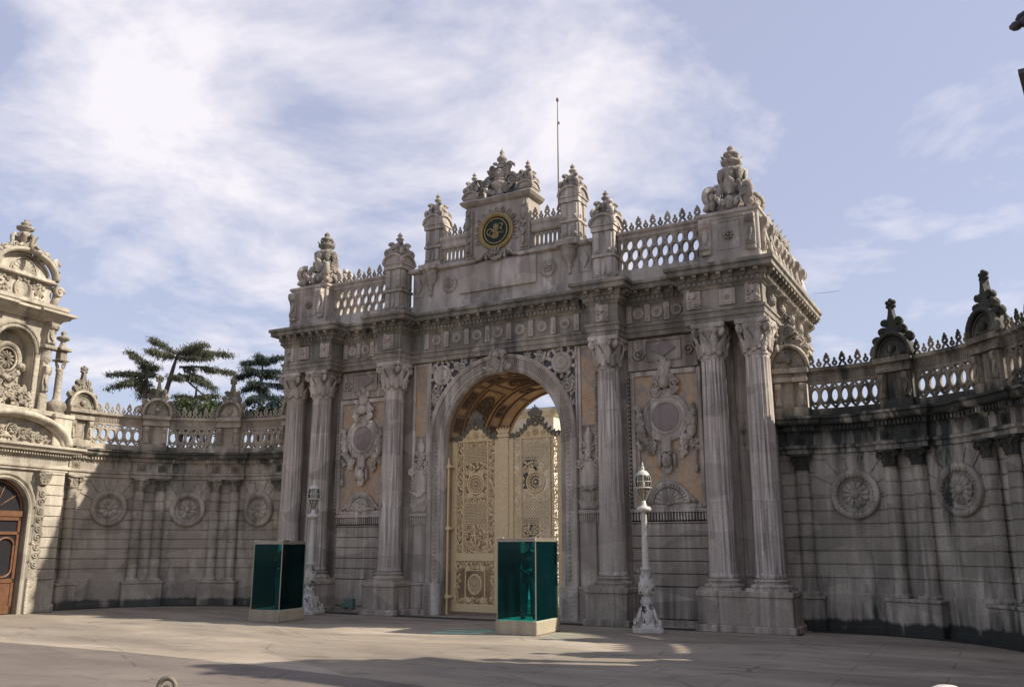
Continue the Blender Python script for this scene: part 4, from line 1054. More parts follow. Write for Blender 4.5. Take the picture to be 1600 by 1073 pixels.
# ------------------------------------------------------------------ open-work iron leaves of the gate
LH = 5.38      # height of the plain rectangular body
def gate_leaf(x0, x1, y):
    W = x1 - x0; fr = .17
    mb = MB(); A = T(x0, y, 0)
    mb.bbox(0, fr, -.05, .05, .10, LH, .015, A); mb.bbox(W - fr, W, -.05, .05, .10, LH, .015, A)
    mb.bbox(fr, W - fr, -.05, .05, .10, .34, .015, A); mb.bbox(fr, W - fr, -.05, .05, 1.62, 1.86, .015, A)
    for xx in (fr + .24, W - fr - .28): mb.bbox(xx, xx + .045, -.045, .045, 1.86, LH, .01, A)
    for z in (LH - .06,): mb.bbox(fr, W - fr, -.05, .05, z, z + .05, .01, A)
    lf = mb.obj('gate_leaf', M_iron, gate)
    xi0, xi1 = fr + .285, W - fr - .28; xc = (xi0 + xi1) / 2; hw = (xi1 - xi0) / 2
    # diagonal lattices
    def clipd(zc, hh, elliptic=False):
        m = MB(); st = .095
        def inside(px, pz): return abs(px) < hw and abs(pz) < hh
        for sg in (-1, 1):
            c = -(hw + hh) + st / 2
            while c < hw + hh:
                # line x*sg = z + c
                pts = [t for t in np.linspace(-hh, hh, 41) if abs(sg * (t + c)) <= hw]
                if len(pts) > 1: m.tube([(xc + sg * (pts[0] + c), 0, zc + pts[0]), (xc + sg * (pts[-1] + c), 0, zc + pts[-1])], .016, 4, A, smooth=False, flat=1.5)
                c += st
        return m
    for zc, hh in ((4.92, .26), (3.06, .36)):
        clipd(zc, hh).obj('lattice_grille', M_iron, lf)
    # wheel medallion
    m = MB(); B = A @ T(xc, 0, 3.98) @ S(1.12)
    m.ring((0, -.01, 0), .27, .035, 32, 6, M=B); m.ring((0, -.02, 0), .20, .02, 28, 6, M=B); m.ell((0, -.02, 0), (.045, .05, .045), 10, 6, B)
    for k in range(12): 
        a = 2 * PI * k / 12; m.ring((.125, 0, 0), .052, .014, 10, 4, M=B @ RY(a) @ S(1.25, 1, .55)); 
    for k in range(24): a = 2 * PI * k / 24; m.ell((.235 * math.cos(a), -.01, .235 * math.sin(a)), .014, 5, 4, B)
    for q in (-1, 1):
        for w in (-1, 1): leaf(m, B @ T(w * .23, 0, q * .23) @ RY(-w * q * PI / 4 * 1 + (PI if q < 0 else 0) + (PI / 2 * w * q if False else 0)), .2, .09, .05, .3); scroll(m, B @ T(w * .26, 0, q * .34), .07, .02, 1.4, w, 0, 12)
    m.obj('wheel_medallion', M_iron, lf)
    # low oval medallion in its frame
    m = MB(); B = A @ T(W / 2, 0, .92)
    m.ring((0, -.01, 0), .235, .034, 30, 6, M=B, sz=1.22); 
    st = .085
    for sg in (-1, 1):
        for c in np.arange(-.5, .51, st):
            pts = [t for t in np.linspace(-.29, .29, 61) if ((t + c) / .23) ** 2 + (t / .285) ** 2 <= 1]
            if len(pts) > 1: m.tube([(sg * (pts[0] + c), 0, pts[0]), (sg * (pts[-1] + c), 0, pts[-1])], .014, 4, B, smooth=False, flat=1.5)
    rosette(m, B, .10, 8, .3, False)
    fx, fz = .35, .42
    m.tube([(-fx, 0, -fz), (fx, 0, -fz), (fx, 0, fz), (-fx, 0, fz)], .025, 4, B, closed=True, smooth=False)
    for q in (-1, 1):
        for w in (-1, 1): leaf(m, B @ T(w * .33, 0, q * .40) @ RY(-w * (PI / 4 if q > 0 else 3 * PI / 4)), .2, .10, .05, .3)
    m.obj('oval_medallion', M_iron, lf)
    # scrollwork with small openings: borders
    rr = random.Random(int(x0 * 10) + 50)
    def fill(xa, xb, za, zb, size, dens):
        m = MB()
        n = int((xb - xa) * (zb - za) / (size * size) * dens); P = []
        for _ in range(n * 12):
            if len(P) >= n: break
            p = (rr.uniform(xa, xb), rr.uniform(za, zb))
            if all((p[0] - a) ** 2 + (p[1] - b) ** 2 > (size * .72) ** 2 for a, b in P): P.append(p)
        for (x, z) in P:
            k = rr.random(); a = rr.uniform(0, 6.3); B = A @ T(x, 0, z)
            if k < .55: scroll(m, B, size * .52, size * .15, 1.35, rr.choice((-1, 1)), a, 12, False)
            else: leaf(m, B @ RY(a) @ T(0, 0, -size * .5), size * 1.1, size * .34, 0, .4, 3, 6)
        m.obj('scrollwork', M_iron, lf)
    fill(fr, fr + .24, 1.9, LH - .05, .14, 1.6); fill(W - fr - .23, W - fr, 1.9, LH - .05, .14, 1.35)
    fill(xi0, xi1, 1.9, 2.68, .15, 1.7); fill(xi0, xi1, 3.42, 3.68, .13, 1.7); fill(xi0, xi1, 4.30, 4.64, .13, 1.7); fill(xi0, xi1, 5.16, LH, .13, 1.8)
    for q in (-1, 1): fill(xc + q * hw - .07, xc + q * hw + .07, 3.68, 4.30, .11, 1.4)
    fill(fr, W - fr, .36, .50, .13, 1.3); fill(fr, W - fr, 1.38, 1.60, .14, 1.5); fill(fr, fr + .13, .5, 1.38, .12, 1.3); fill(W - fr - .13, W - fr, .5, 1.38, .12, 1.3)
    # pierced head: dark scrolls along a curved top rising to a flame-like crest
    def top(x):
        u = abs((x - W / 2) / (W / 2)); return LH + .02 + .50 * (math.cos(PI * min(1, u / .80)) * .5 + .5)
    m = MB(); m.prism([(.08, LH - .01)] + [(min(max(W * k / 24, .08), W - .08), top(W * k / 24)) for k in range(25)] + [(W - .08, LH - .01)], -.02, .02, A)
    rosette(m, A @ T(W / 2, -.02, LH + .14), .13, 8, .3)
    for q in (-1, 1): scroll(m, A @ T(W / 2 + q * .26, -.02, LH + .10), .09, .025, 1.5, q, 0, 16); leaf(m, A @ T(W / 2 + q * .36, -.02, LH + .04) @ RY(q * 1.2), .2, .06, .1, .4)
    m.obj('leaf_head', M_iron, lf)
    m = MB()
    for k in range(15):
        x = W * (k + .5) / 15; z = top(x)
        scroll(m, A @ T(x, -.03, z), .085, .026, 1.5, 1 if x > W / 2 else -1, PI / 2, 14)
        leaf(m, A @ T(x, -.01, z + .03) @ RY((x - W / 2) / W * 1.6), .13, .05, .05, .4)
    for k in range(9): leaf(m, A @ T(W / 2, -.02, LH + .72) @ RY((k - 4) * .42), .27 if k == 4 else .22, .045, .1, .4)
    m.ring((W / 2, -.05, LH + .50), .13, .032, 20, 6, M=A, sz=1.25)
    for k in range(9): m.ell((W / 2 + .07 * math.cos(k), -.05, LH + .5 + .09 * math.sin(k * 1.7)), .035, 6, 4, A)
    for q in (-1, 1): scroll(m, A @ T(W / 2 + q * .2, -.03, LH + .48), .11, .03, 1.5, q, 0, 16); leaf(m, A @ T(W / 2 + q * .14, -.02, LH + .6) @ RY(q * .5), .22, .07, .1, .4)
    m.obj('leaf_crest', M_iron_g, lf)
    return lf
YG = .80
# each leaf stands in its own half of the arch; the pale meeting post covers the joint
gate_leaf(-2.00, -.25, YG); gate_leaf(.09, 1.94, YG)
mb = MB(); mb.bbox(-.28, .10, YG - .09, YG + .08, .05, LH + .02, .02); mb.bbox(-.31, .13, YG - .12, YG + .1, LH + .02, LH + .12, .02)
for k in range(5): leaf(mb, T(-.09 + (k - 2) * .06, YG - .08, LH + .12) @ RY((k - 2) * .25), .22, .05, .1, .5)
mb.obj('meeting_post', M_iron, gate)
for s in (-1, 1):
    mb = MB(); x = s * 1.975
    mb.lathe([(.036, .02), (.036, 4.75), (.02, 4.8), (.001, 4.85)], 10, T(x, YG - .28, 0) if s < 0 else T(x, YG, 0))
    for z in (.55, 2.62, 4.55): mb.bbox(x - .07, x + .11, YG - .33 if s < 0 else YG - .05, YG + .03, z - .04, z + .04, .01); mb.lathe([(.055, -.07), (.055, .07)], 10, T(x, YG - .28 if s < 0 else YG, z))
    mb.obj('hinge_post', M_iron_g if s > 0 else M_iron, gate)

# ------------------------------------------------------------------ curved walls: local x = distance along the wall from the gate, -y towards the court
WR, WCX, WCY = 5.3, 9.5, -4.2
def wall_warp(side):
    def f(V):
        a = PI / 2 - V[:, 0] / WR; r = WR + V[:, 1]
        o = V.copy(); o[:, 0] = side * (WCX + r * np.cos(a)); o[:, 1] = WCY + r * np.sin(a); return o
    return f
def ang(d): return rad(90 - d) * WR       # degrees on the plan circle -> distance
def curved_wall(side, label, M_w, M_o, pil, med, pairs, tmin, tmax):
    W = wall_warp(side); fl = side < 0
    root = thing('curved_court_wall', label, 'wall', group='curved walls either side of the gate')
    def new(): return MB(W, flip=not fl)
    def ext(mb, prof, t0, t1, st=.2):
        n = max(2, int((t1 - t0) / st)); mb.sweep(prof, [(t0 + (t1 - t0) * i / n, 0) for i in range(n + 1)])
    # body with horizontal joints: profile listed bottom to top, out = towards the court
    prof = [(-.45, -.05), (.10, -.05), (.10, .12), (.05, .16), (.05, .92), (.0, .95)]
    z = .97
    while z < 4.2:
        prof += [(0, z + .015), (0, z + .30), (-.035, z + .312), (-.035, z + .328)]; z += .335
    prof += [(0, z), (0, 4.45), (-.45, 4.45)]
    mb = new(); ext(mb, prof[::-1], tmin, tmax, .16); mb.obj('wall_masonry', M_w, root)
    # entablature breaking forward over the pilasters
    def ent(prof, name, mat):
        mb = new(); pts = []; t = tmin; br = []
        for d, n in pil:
            w = .30 if n == 1 else .68; br.append((ang(d) - w, ang(d) + w))
        for a, b in br: pts += [(a, 0, 0), (a + .001, -.15, 0), (b, -.15, 0), (b + .001, 0, 0)]
        P = [(tmin, 0)]; 
        def seg(x0, x1, y):
            n = max(1, int((x1 - x0) / .2)); return [(x0 + (x1 - x0) * i / n, y) for i in range(n + 1)]
        cur = tmin
        P = []
        for a, b in sorted(br):
            a = max(a, tmin); b = min(b, tmax)
            if b <= a: continue
            if a > cur + .01: P += seg(cur, a, 0)
            P += seg(a + .002, b, -.15); cur = b + .002
        if cur < tmax - .05: P += seg(cur, tmax, 0)
        mb.sweep(prof, P); return mb, P
    ep = [(-.45, 5.44), (.36, 5.42), (.36, 5.36), (.30, 5.33), (.28, 5.24), (.24, 5.20), (.12, 5.17), (.12, 5.05), (.05, 5.02), (.03, 4.96), (.03, 4.70), (.10, 4.66), (.10, 4.60), (.05, 4.57), (.05, 4.46), (-.45, 4.45)]
    mb, P = ent(ep, 'e', M_w)
    for i in range(len(P) - 1):
        (xa, ya), (xb, yb) = P[i], P[i + 1]
        if abs(xb - xa) < .05: continue
        n = max(1, int((xb - xa) / .085))
        for k in range(n):
            x = xa + (k + .5) * (xb - xa) / n; mb.box(x - .025, x + .025, ya - .175, ya - .11, 5.06, 5.155, nx=1)
            if k % 2 == 0: mb.ell((x, ya - .05, 4.98), (.022, .03, .025), 5, 3)
    mb.obj('wall_cornice', M_w, root)
    # pilasters
    for d, n in pil:
        xs = (0,) if n == 1 else (-.37, .37)
        mb = new(); c = ang(d); w = .36 if n == 1 else .72
        if c + w < tmin + .1 or c - w > tmax - .1: continue
        mb.bbox(c - w, c + w, -.36, .0, -.03, .78, .03); mb.bbox(c - w - .03, c + w + .03, -.39, 0, .78, .86, .02)
        pl = mb.obj('pilaster_pedestal', M_w, root)
        for q in xs:
            x = c + q; mb = new()
            pr = [(.24, .86), (.25, .90), (.235, .94), (.205, .96), (.20, 1.0)]; z = .975
            while z < 3.9: pr += [(.185, z + .02), (.185, z + .295), (.155, z + .305), (.155, z + .330)]; z += .335
            pr += [(.18, z + .02), (.175, 4.04)]
            mb.lathe(pr, 20, T(x, -.08, 0), a0=PI, a1=2 * PI, smooth=False)
            mb.bbox(x - .25, x + .25, -.33, -.02, .86, .93, .015)
            sh = mb.obj('pilaster', M_w, root)
            mb = new(); mb.lathe([(.18, 4.02), (.21, 4.05), (.18, 4.08), (.185, 4.28), (.25, 4.38)], 16, T(x, -.08, 0), a0=PI, a1=2 * PI); mb.bbox(x - .27, x + .27, -.35, 0, 4.38, 4.45, .015)
            for k in (-1, 0, 1): leaf(mb, T(x + k * .13, -.24 + abs(k) * .06, 4.08) @ RZ(-k * .6), .27, .09, .35, .5)
            for k in (-1, 1): scroll(mb, T(x + k * .21, -.27, 4.31), .08, .035, 1.3, k, 0, 12)
            rosette(mb, T(x, -.20, 4.82), .13, 6, .3)
            mb.bbox(x - .17, x + .17, -.20, -.12, 4.70, 4.95, .015)
            mb.obj('pilaster_capital', M_o, sh)
    # medallions with radiating stones
    for d in med:
        c = ang(d)
        if c < tmin + .6: pass
        mb = new(); A = T(c, -.02, 3.38)
        for k in range(7):
            a0 = PI * (k + .04) / 7; a1 = PI * (k + .96) / 7
            P_ = []
            R0, R1 = .62, 1.02
            def pt(a, R):
                x, z = math.cos(a) * R, math.sin(a) * R; return (x, min(z, .98))
            P_ = [pt(a0 + .01, R0), pt((a0 + a1) / 2, R0), pt(a1 - .01, R0), pt(a1, R1 * 1.12), pt((a0 + a1) / 2, R1 * 1.15), pt(a0, R1 * 1.12)]
            mb.prism(P_[::-1], -.004, .05, A)
        mb.obj('radiating_stones', M_w, root)
        mb = new(); B = A @ RX(PI / 2) @ S(1, 1, 1)
        mb.lathe([(.63, -.05), (.63, .07), (.60, .10), (.50, .10), (.44, .04), (.42, .0), (.001, .0)], 36, A @ RX(PI / 2))
        for k in range(30):
            a = 2 * PI * k / 30; mb.ell((.465 * math.cos(a), -.075, .465 * math.sin(a)), (.034, .035, .034), 5, 4, A)
        mo = mb.obj('medallion', M_w, root)
        mb = new()
        for k in range(9 if side < 0 else 12):
            n_ = 9 if side < 0 else 12
            mb.add(*_petal(.07, .33, .12 if side < 0 else .085, .10), M=A @ T(0, 0, 0) @ RY(-2 * PI * (k + .25) / n_), smooth=True)
        mb.ell((0, -.05, 0), (.12, .09, .12), 12, 7, A)
        mb.obj('medallion_flower', M_w, mo)
    # parapet
    mb = new(); ext(mb, [(-.30, 5.66), (.12, 5.64), (.12, 5.50), (.16, 5.46), (-.30, 5.43)], tmin, tmax); mb.obj('parapet_base', M_o, root)
    pcs = sorted([(ang(d), .34 if n == 1 else .46, n) for d, n in pairs])
    gaps = []; cur = tmin
    for c, w, n in pcs:
        if c - w > cur + .3: gaps.append((cur, c - w))
        cur = c + w
    if cur < tmax - .3: gaps.append((cur, tmax))
    for a, b in gaps:
        mb = new(); oval_lattice(mb, a + .03, b - .03, -.02, 5.66, 6.32, .27, .052, .08)
        mb.box(a, a + .05, -.08, .05, 5.64, 6.34, nx=1); mb.box(b - .05, b, -.08, .05, 5.64, 6.34, nx=1); lt = mb.obj('parapet_lattice', M_o, root)
        mb = new(); ext(mb, [(-.14, 6.76), (.13, 6.74), (.13, 6.66), (.07, 6.62), (.03, 6.58), (.03, 6.38), (.07, 6.36), (.07, 6.32), (-.14, 6.32)], a, b)
        rr = random.Random(int(a * 10) + 99)
        n = int((b - a) / .055)
        for k in range(n):
            x = a + (k + .5) * (b - a) / n; mb.box(x - .015, x + .015, -.052, -.025, 6.41, 6.56, nx=1)
        rl = mb.obj('parapet_rail', M_o, root)
        mb = new(); cresting(mb, a + .02, b - .02, -.02, 6.74, .44, .20)
        if side < 0:
            for q, w in ((a + .15, 1), (b - .15, -1)): scroll(mb, T(q, -.04, 6.94), .17, .045, 1.5, w, 0, 16)
        mb.obj('cresting', M_o, rl)
    M_keep = M_o
    for c, w, n in pcs:
        if c < tmin - .4: continue
        M_o = M_oL if c < -.3 else M_keep
        mb = new()
        mb.bbox(c - w, c + w, -.22, .22, 5.45, 5.70, .02); mb.bbox(c - w * .82, c + w * .82, -.12, .2, 5.68, 6.40, .02)
        for q in (-1, 1):
            xx = c + q * w * .72
            mb.bbox(xx - .10, xx + .10, -.22, -.1, 5.70, 6.36, .015); console(mb, T(xx, -.21, 5.72), .13, .62, .12)
        mb.tube([(c - w * .3, -.13, 5.8), (c + w * .3, -.13, 5.8), (c + w * .3, -.13, 6.25), (c - w * .3, -.13, 6.25)], .02, 4, closed=True, smooth=False)
        mb.bbox(c - w * 1.05, c + w * 1.05, -.26, .22, 6.38, 6.52, .02); mb.bbox(c - w * 1.12, c + w * 1.12, -.30, .25, 6.62, 6.76, .02); mb.bbox(c - w, c + w, -.2, .2, 6.5, 6.64, .01)
        nseg = 14; wa = w * 1.10; ha = .62
        mb.prism([(c + wa * .96 * math.cos(PI * i / nseg), 6.75 + ha * math.sin(PI * i / nseg)) for i in range(nseg + 1)], -.14, .2)
        mb.tube([(c + wa * math.cos(PI * i / nseg), -.20, 6.76 + ha * math.sin(PI * i / nseg)) for i in range(nseg + 1)], .065, 6, flat=1.3)
        mb.tube([(c + wa * .80 * math.cos(PI * i / nseg), -.16, 6.76 + ha * .80 * math.sin(PI * i / nseg)) for i in range(nseg + 1)], .03, 5)
        pr_ = mb.obj('parapet_pier', M_oL if c < -.3 else M_o, root)
        mb = new(); shell(mb, T(c, -.15, 6.80), .22, 5, .1); mb.ell((c, -.2, 6.98), (.10, .08, .10), 8, 6)
        foliage_cluster(mb, T(0, -.15, 0), [(c + q * .26, 6.84) for q in (-1, 1)], .14, random.Random(3))
        mb.obj('pediment_relief', M_o, pr_)
        # finial: stacked scrolls with a cross-shaped flower
        mb = new(); B = T(c, -.02, 7.30)
        mb.prism([(-.34, .0), (-.20, .16), (-.13, .34), (-.06, .62), (-.04, .78), (.04, .78), (.06, .62), (.13, .34), (.20, .16), (.34, .0)], -.09, .09, B)
        for q in (-1, 1):
            for (x, z, R) in ((.44, -.04, .13), (.27, .18, .125), (.19, .40, .11)):
                mb.ell((q * x, 0, z), (R * .9, .12, R), 8, 6, B); scroll(mb, B @ T(q * x, -.08, z), R * .9, .035, 1.4, q, 0, 12)
        if side < 0: foliage_cluster(mb, B @ T(0, -.08, 0), [(random.Random(int(c * 7) + k).gauss(0, .12), .05 + k * .035) for k in range(12)], .12, random.Random(int(c * 5)))
        for a_ in range(5):
            t = -PI / 5 + a_ * (PI * 1.4 / 4); mb.ell((.095 * math.cos(t), 0, .88 + .10 * math.sin(t)), (.062, .07, .062), 7, 5, B)
        mb.ell((0, 0, .90), (.07, .09, .07), 8, 5, B); mb.tube([(0, 0, .6), (0, 0, .85)], .05, 6, B)
        mb.obj('finial', M_o, pr_)
    return root
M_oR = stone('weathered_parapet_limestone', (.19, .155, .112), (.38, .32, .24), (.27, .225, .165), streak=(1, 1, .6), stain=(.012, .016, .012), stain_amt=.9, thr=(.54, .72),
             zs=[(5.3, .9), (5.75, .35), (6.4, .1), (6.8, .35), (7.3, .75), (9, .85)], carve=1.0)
M_oL = stone('parapet_limestone', (.24, .20, .15), (.50, .435, .33), (.38, .31, .24), streak=(1, 1, .6), stain=(.045, .05, .035), stain_amt=.8, thr=(.56, .74), carve=1.0,
             zs=[(5.3, .6), (5.8, .1), (6.8, .15), (7.2, .3), (9, .5)])
curved_wall(-1, 'pale coursed limestone wall curving from the gate to the sunlit tower at left', M_wallL, M_oL,
            [(93, 2), (63.9, 2), (34.6, 2), (5.3, 1)], [78.7, 49.3, 20], [(93, 1), (63.9, 2), (34.6, 2), (5.3, 2)], -.4, 8.1)
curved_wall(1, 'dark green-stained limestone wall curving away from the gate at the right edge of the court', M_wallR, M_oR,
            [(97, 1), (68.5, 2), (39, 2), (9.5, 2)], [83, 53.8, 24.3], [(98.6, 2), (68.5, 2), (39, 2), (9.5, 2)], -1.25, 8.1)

# ------------------------------------------------------------------ corner towers closing the court: local x along the face (left to right), -y towards the court
def tower_geo(root):
    H = 2.22
    # lower storey with arched doorway, coursed corner piers
    mb = MB()
    P = [(-H, 0), (-.98, 0), (-.98, 3.15)] + [(.98 * math.cos(PI - PI * i / 20), 3.15 + .98 * math.sin(PI - PI * i / 20)) for i in range(1, 20)] + [(.98, 3.15), (.98, 0), (H, 0), (H, 5.3), (-H, 5.3)]
    mb.prism(P, .10, .6); mb.box(-H, H, .6, 4.4, 0, 5.3)
    for s in (-1, 1):
        z = 1.02; x0, x1 = sorted((s * 1.50, s * 2.20))
        mb.bbox(x0 - .03, x1 + .03, -.08, .2, .0, .25, .03); mb.bbox(x0, x1, .0, .2, .25, 1.0, .015)
        while z < 4.3: mb.bbox(x0, x1, .02, .2, z, z + .315, .02); z += .335
        mb.bbox(x0, x1, .02, .2, z, 4.45, .02)
        x0, x1 = sorted((s * 2.0, s * 2.2)); z = 1.02; mb.bbox(x0, x1, .2, 4.3, 0, 1.0, .015)
        while z < 4.3: mb.bbox(x0, x1 + .01, .2, 4.3, z, z + .315, .02); z += .335
    mb.obj('tower_base', M_tower, root)
    for s in (-1, 1):
        mb = MB()
        x0, x1 = sorted((s * 1.12, s * 1.50)); mb.bbox(x0, x1, -.10, .12, .0, 1.1, .02); mb.bbox(x0 + .02, x1 - .02, -.06, .12, 1.1, 4.0, .02)
        rr = random.Random(3)
        for k in range(9): scroll(mb, T(s * 1.31, -.07, 1.5 + k * .28), .12, .035, 1.5, 1 if k % 2 else -1, 0, 14); leaf(mb, T(s * 1.31 + .08 * (1 if k % 2 else -1), -.06, 1.55 + k * .28) @ RY(.8 * (1 if k % 2 else -1)), .16, .06, .1, .5)
        mb.lathe([(.17, 4.0), (.2, 4.03), (.17, 4.07), (.18, 4.3), (.25, 4.4)], 12, T(s * 1.31, .02, 0)); mb.bbox(x0 - .06, x1 + .06, -.2, .12, 4.4, 4.47, .02)
        for k in (-1, 0, 1): leaf(mb, T(s * 1.31 + k * .13, -.14, 4.06), .32, .1, .35, .5)
        for k in (-1, 1): scroll(mb, T(s * 1.31 + k * .18, -.17, 4.32), .09, .035, 1.3, k, 0, 12)
        mb.obj('carved_pilaster', M_tower_c, root)
    mb = MB(); R = .98
    vs = []; fs = []; prof = [(0, .3), (0, .04), (.05, .0), (.10, .02), (.16, -.04), (.20, -.04), (.22, .1)]; m = len(prof); st = [(-1, .0), (-1, 3.149)] + [PI - PI * i / 24 for i in range(25)] + [(1, 3.149), (1, 0.)]
    for q in st:
        for o, y in prof:
            if isinstance(q, tuple): vs.append((q[0] * (R + o), y, q[1]))
            else: vs.append(((R + o) * math.cos(q), y, 3.15 + (R + o) * math.sin(q)))
    for i in range(len(st) - 1):
        for q in range(m - 1): a = i * m + q; fs.append((a, a + 1, a + 1 + m, a + m))
    mb.add(vs, fs); mb.obj('door_surround', M_tower, root)
    # door leaf with fanlight
    mb = MB(); B = T(0, .30, 0)
    for s in (-1, 1):
        x0, x1 = sorted((s * .02, s * .96))
        mb.bbox(min(s * .02, s * .14), max(s * .02, s * .14), -.04, .04, .02, 2.98, .01, B); mb.bbox(min(s * .84, s * .96), max(s * .84, s * .96), -.04, .04, .02, 2.98, .01, B)
        for z0, z1 in ((.02, .25), (.95, 1.08), (2.42, 2.52), (2.86, 2.98)): mb.bbox(x0, x1, -.04, .04, z0, z1, .01, B)
        mb.box(x0, x1, -.01, .02, .02, 1.0, M=B)
        mb.ring((s * .49, -.02, 2.10), .28, .04, 14, 5, M=B, a0=0, a1=PI, sz=.8); mb.ring((s * .49, -.02, 1.35), .28, .04, 14, 5, M=B, a0=PI, a1=2 * PI, sz=.8)
        for q in (-1, 1): mb.box(s * .49 + q * .28 - .03, s * .49 + q * .28 + .03, -.05, .02, 1.35, 2.1, M=B)
    mb.bbox(-.97, .97, -.07, .05, 2.98, 3.16, .015, B); mb.bbox(-.05, .05, -.06, .04, 3.1, 3.9, .01, B)
    for a in (.2, .4, .6, .8): mb.tube([(0, 0, 3.2), (.95 * math.cos(PI * a), 0, 3.15 + .95 * math.sin(PI * a))], .022, 4, B)
    mb.ring((0, 0, 3.15), .93, .05, 24, 5, M=B, a0=0, a1=PI)
    dr = mb.obj('door', M_wood, root)
    mb = MB(); mb.box(-.95, .95, .012, .03, .03, 3.1, M=B); mb.prism([(.95 * math.cos(PI * i / 16), 3.1 + .98 * math.sin(PI * i / 16)) for i in range(17)], .012, .03, B); mb.obj('door_glass', M_win, dr)
    # entablature and round pediment
    mb = MB()
    ep = [(-.3, 5.30), (.42, 5.27), (.42, 5.19), (.34, 5.14), (.30, 5.06), (.14, 5.03), (.12, 4.93), (.04, 4.90), (.04, 4.66), (.10, 4.62), (.10, 4.55), (.05, 4.52), (.05, 4.46), (-.3, 4.46)]
    mb.sweep(ep, [(-H, 4.4), (-H, .06), (-1.04, .06), (-1.04, .06), (1.04, .06), (H, .06), (H, 4.4)][:3] + [(1.04, .06), (H, .06), (H, 4.4)])
    n = 46
    for k in range(n): x = -H + (k + .5) * 2 * H / n; mb.box(x - .025, x + .025, -.16, -.06, 4.95, 5.02)
    mb.obj('tower_cornice', M_tower, root)
    mb = MB(); wa, ha = 1.98, .92
    pts = lambda r, y, z: [(wa * r * math.cos(PI * i / 28), y, 5.28 + z + ha * r * math.sin(PI * i / 28)) for i in range(29)]
    mb.prism([(p[0], p[2]) for p in pts(.9, 0, 0)], .05, .5); mb.tube(pts(1.0, -.16, 0), .13, 6, flat=1.8); mb.tube(pts(.93, -.10, 0), .09, 6, flat=1.5); mb.tube(pts(.82, .02, 0), .03, 5)
    for i in range(40): a = PI * (i + .5) / 40; mb.bbox(-.03, .03, -.20, .0, -.04, .04, .01, T(wa * .88 * math.cos(a), .08, 5.28 + ha * .88 * math.sin(a)) @ RY(PI / 2 - a))
    pd = mb.obj('round_pediment', M_tower, root)
    mb = MB(); rr = random.Random(6); A = T(0, .02, 5.32)
    rosette(mb, A @ T(0, -.02, .34), .22, 8, .4); 
    for q in (-1, 1):
        for (x, z, R) in ((.38, .26, .17), (.72, .2, .15), (1.05, .13, .12), (1.32, .08, .08)): scroll(mb, A @ T(q * x, -.03, z), R, R * .27, 1.6, q, 0, 20); leaf(mb, A @ T(q * (x + .05), -.03, z) @ RY(q * .9), R * 1.7, R * .6, .1, .5)
    foliage_cluster(mb, A @ T(0, -.03, 0), [(rr.uniform(-1.3, 1.3), rr.uniform(.05, .3)) for _ in range(26)], .15, rr)
    mb.obj('pediment_relief', M_tower_c, pd)
    # plinth course of the second tier
    mb = MB(); mb.bbox(-2.0, 2.0, .10, 4.2, 5.28, 6.25, .03); mb.bbox(-1.9, 1.9, .0, 4.2, 6.25, 6.42, .03)
    for s in (-1, 1): mb.bbox(*sorted((s * 1.45, s * 2.15)), -.12, .9, 5.3, 6.25, .03); mb.bbox(*sorted((s * 1.40, s * 2.2)), -.16, .95, 6.22, 6.36, .03)
    # second tier with niche
    P = [(-1.32, 6.4), (-.72, 6.4), (-.72, 8.25)] + [(.72 * math.cos(PI - PI * i / 16), 8.25 + .72 * math.sin(PI - PI * i / 16)) for i in range(1, 16)] + [(.72, 8.25), (.72, 6.4), (1.32, 6.4), (1.32, 9.45), (-1.32, 9.45)]
    mb.prism(P, .35, .8); mb.box(-1.32, 1.32, .8, 3.6, 6.4, 9.45)
    mb.obj('upper_storey', M_tower, root)
    mb = MB()
    mb.ring((0, .33, 8.25), .80, .07, 30, 6, a0=0, a1=PI); mb.ring((0, .33, 8.25), .92, .05, 30, 6, a0=0, a1=PI)
    for s in (-1, 1): mb.bbox(*sorted((s * .74, s * .92)), .26, .4, 6.5, 8.25, .02)
    A = T(0, .72, 7.98) @ S(1, 1.3, 1)
    mb.ring((0, -.04, 0), .46, .08, 32, 6, M=A, sz=1.15); mb.ring((0, -.06, 0), .33, .04, 28, 6, M=A, sz=1.15)
    for k in range(12): mb.add(*_petal(.05, .29, .06, .08), M=A @ RY(-2 * PI * k / 12) , smooth=True)
    for k in range(36): a = 2 * PI * k / 36; mb.ell((.40 * math.cos(a), -.08, .46 * math.sin(a)), .035, 5, 4, A)
    rr = random.Random(12)
    for k in range(60):
        t = rr.uniform(-1, 1); mb.ell((.52 * math.sin(t * 1.5) + rr.gauss(0, .04), -.08 - .1 * rr.random(), -.62 * math.cos(t * 1.5) + rr.gauss(0, .06)), rr.uniform(.05, .1), 6, 4, A)
    foliage_cluster(mb, A @ T(0, -.1, 0), [(rr.uniform(-.5, .5), rr.uniform(-1.4, -.7)) for _ in range(34)], .19, rr)
    foliage_cluster(mb, T(0, .30, 0), [(rr.uniform(-.8, .8), rr.uniform(6.45, 6.95)) for _ in range(30)], .2, rr)
    mb.obj('niche_carving', M_tower_c, root)
    for s in (-1, 1):
        # engaged corner pilaster with scroll console
        mb = MB(); x = s * 1.12
        mb.bbox(x - .17, x + .17, .16, .5, 6.4, 7.0, .02); mb.bbox(x - .13, x + .13, .2, .5, 7.0, 8.2, .02); console(mb, T(x, .2, 7.05), .2, .85, .16)
        mb.lathe([(.12, 8.0), (.20, 8.1), (.22, 8.2), (.16, 8.28), (.18, 8.45), (.2, 8.5)], 12, T(x, .3, 0), mod=flute_mod(8, .1, 8.05, 8.25)); mb.bbox(x - .24, x + .24, .05, .6, 8.5, 8.62, .02); mb.bbox(x - .15, x + .15, .18, .5, 8.6, 9.4, .02)
        console(mb, T(x, .18, 8.64), .26, .74, .22)
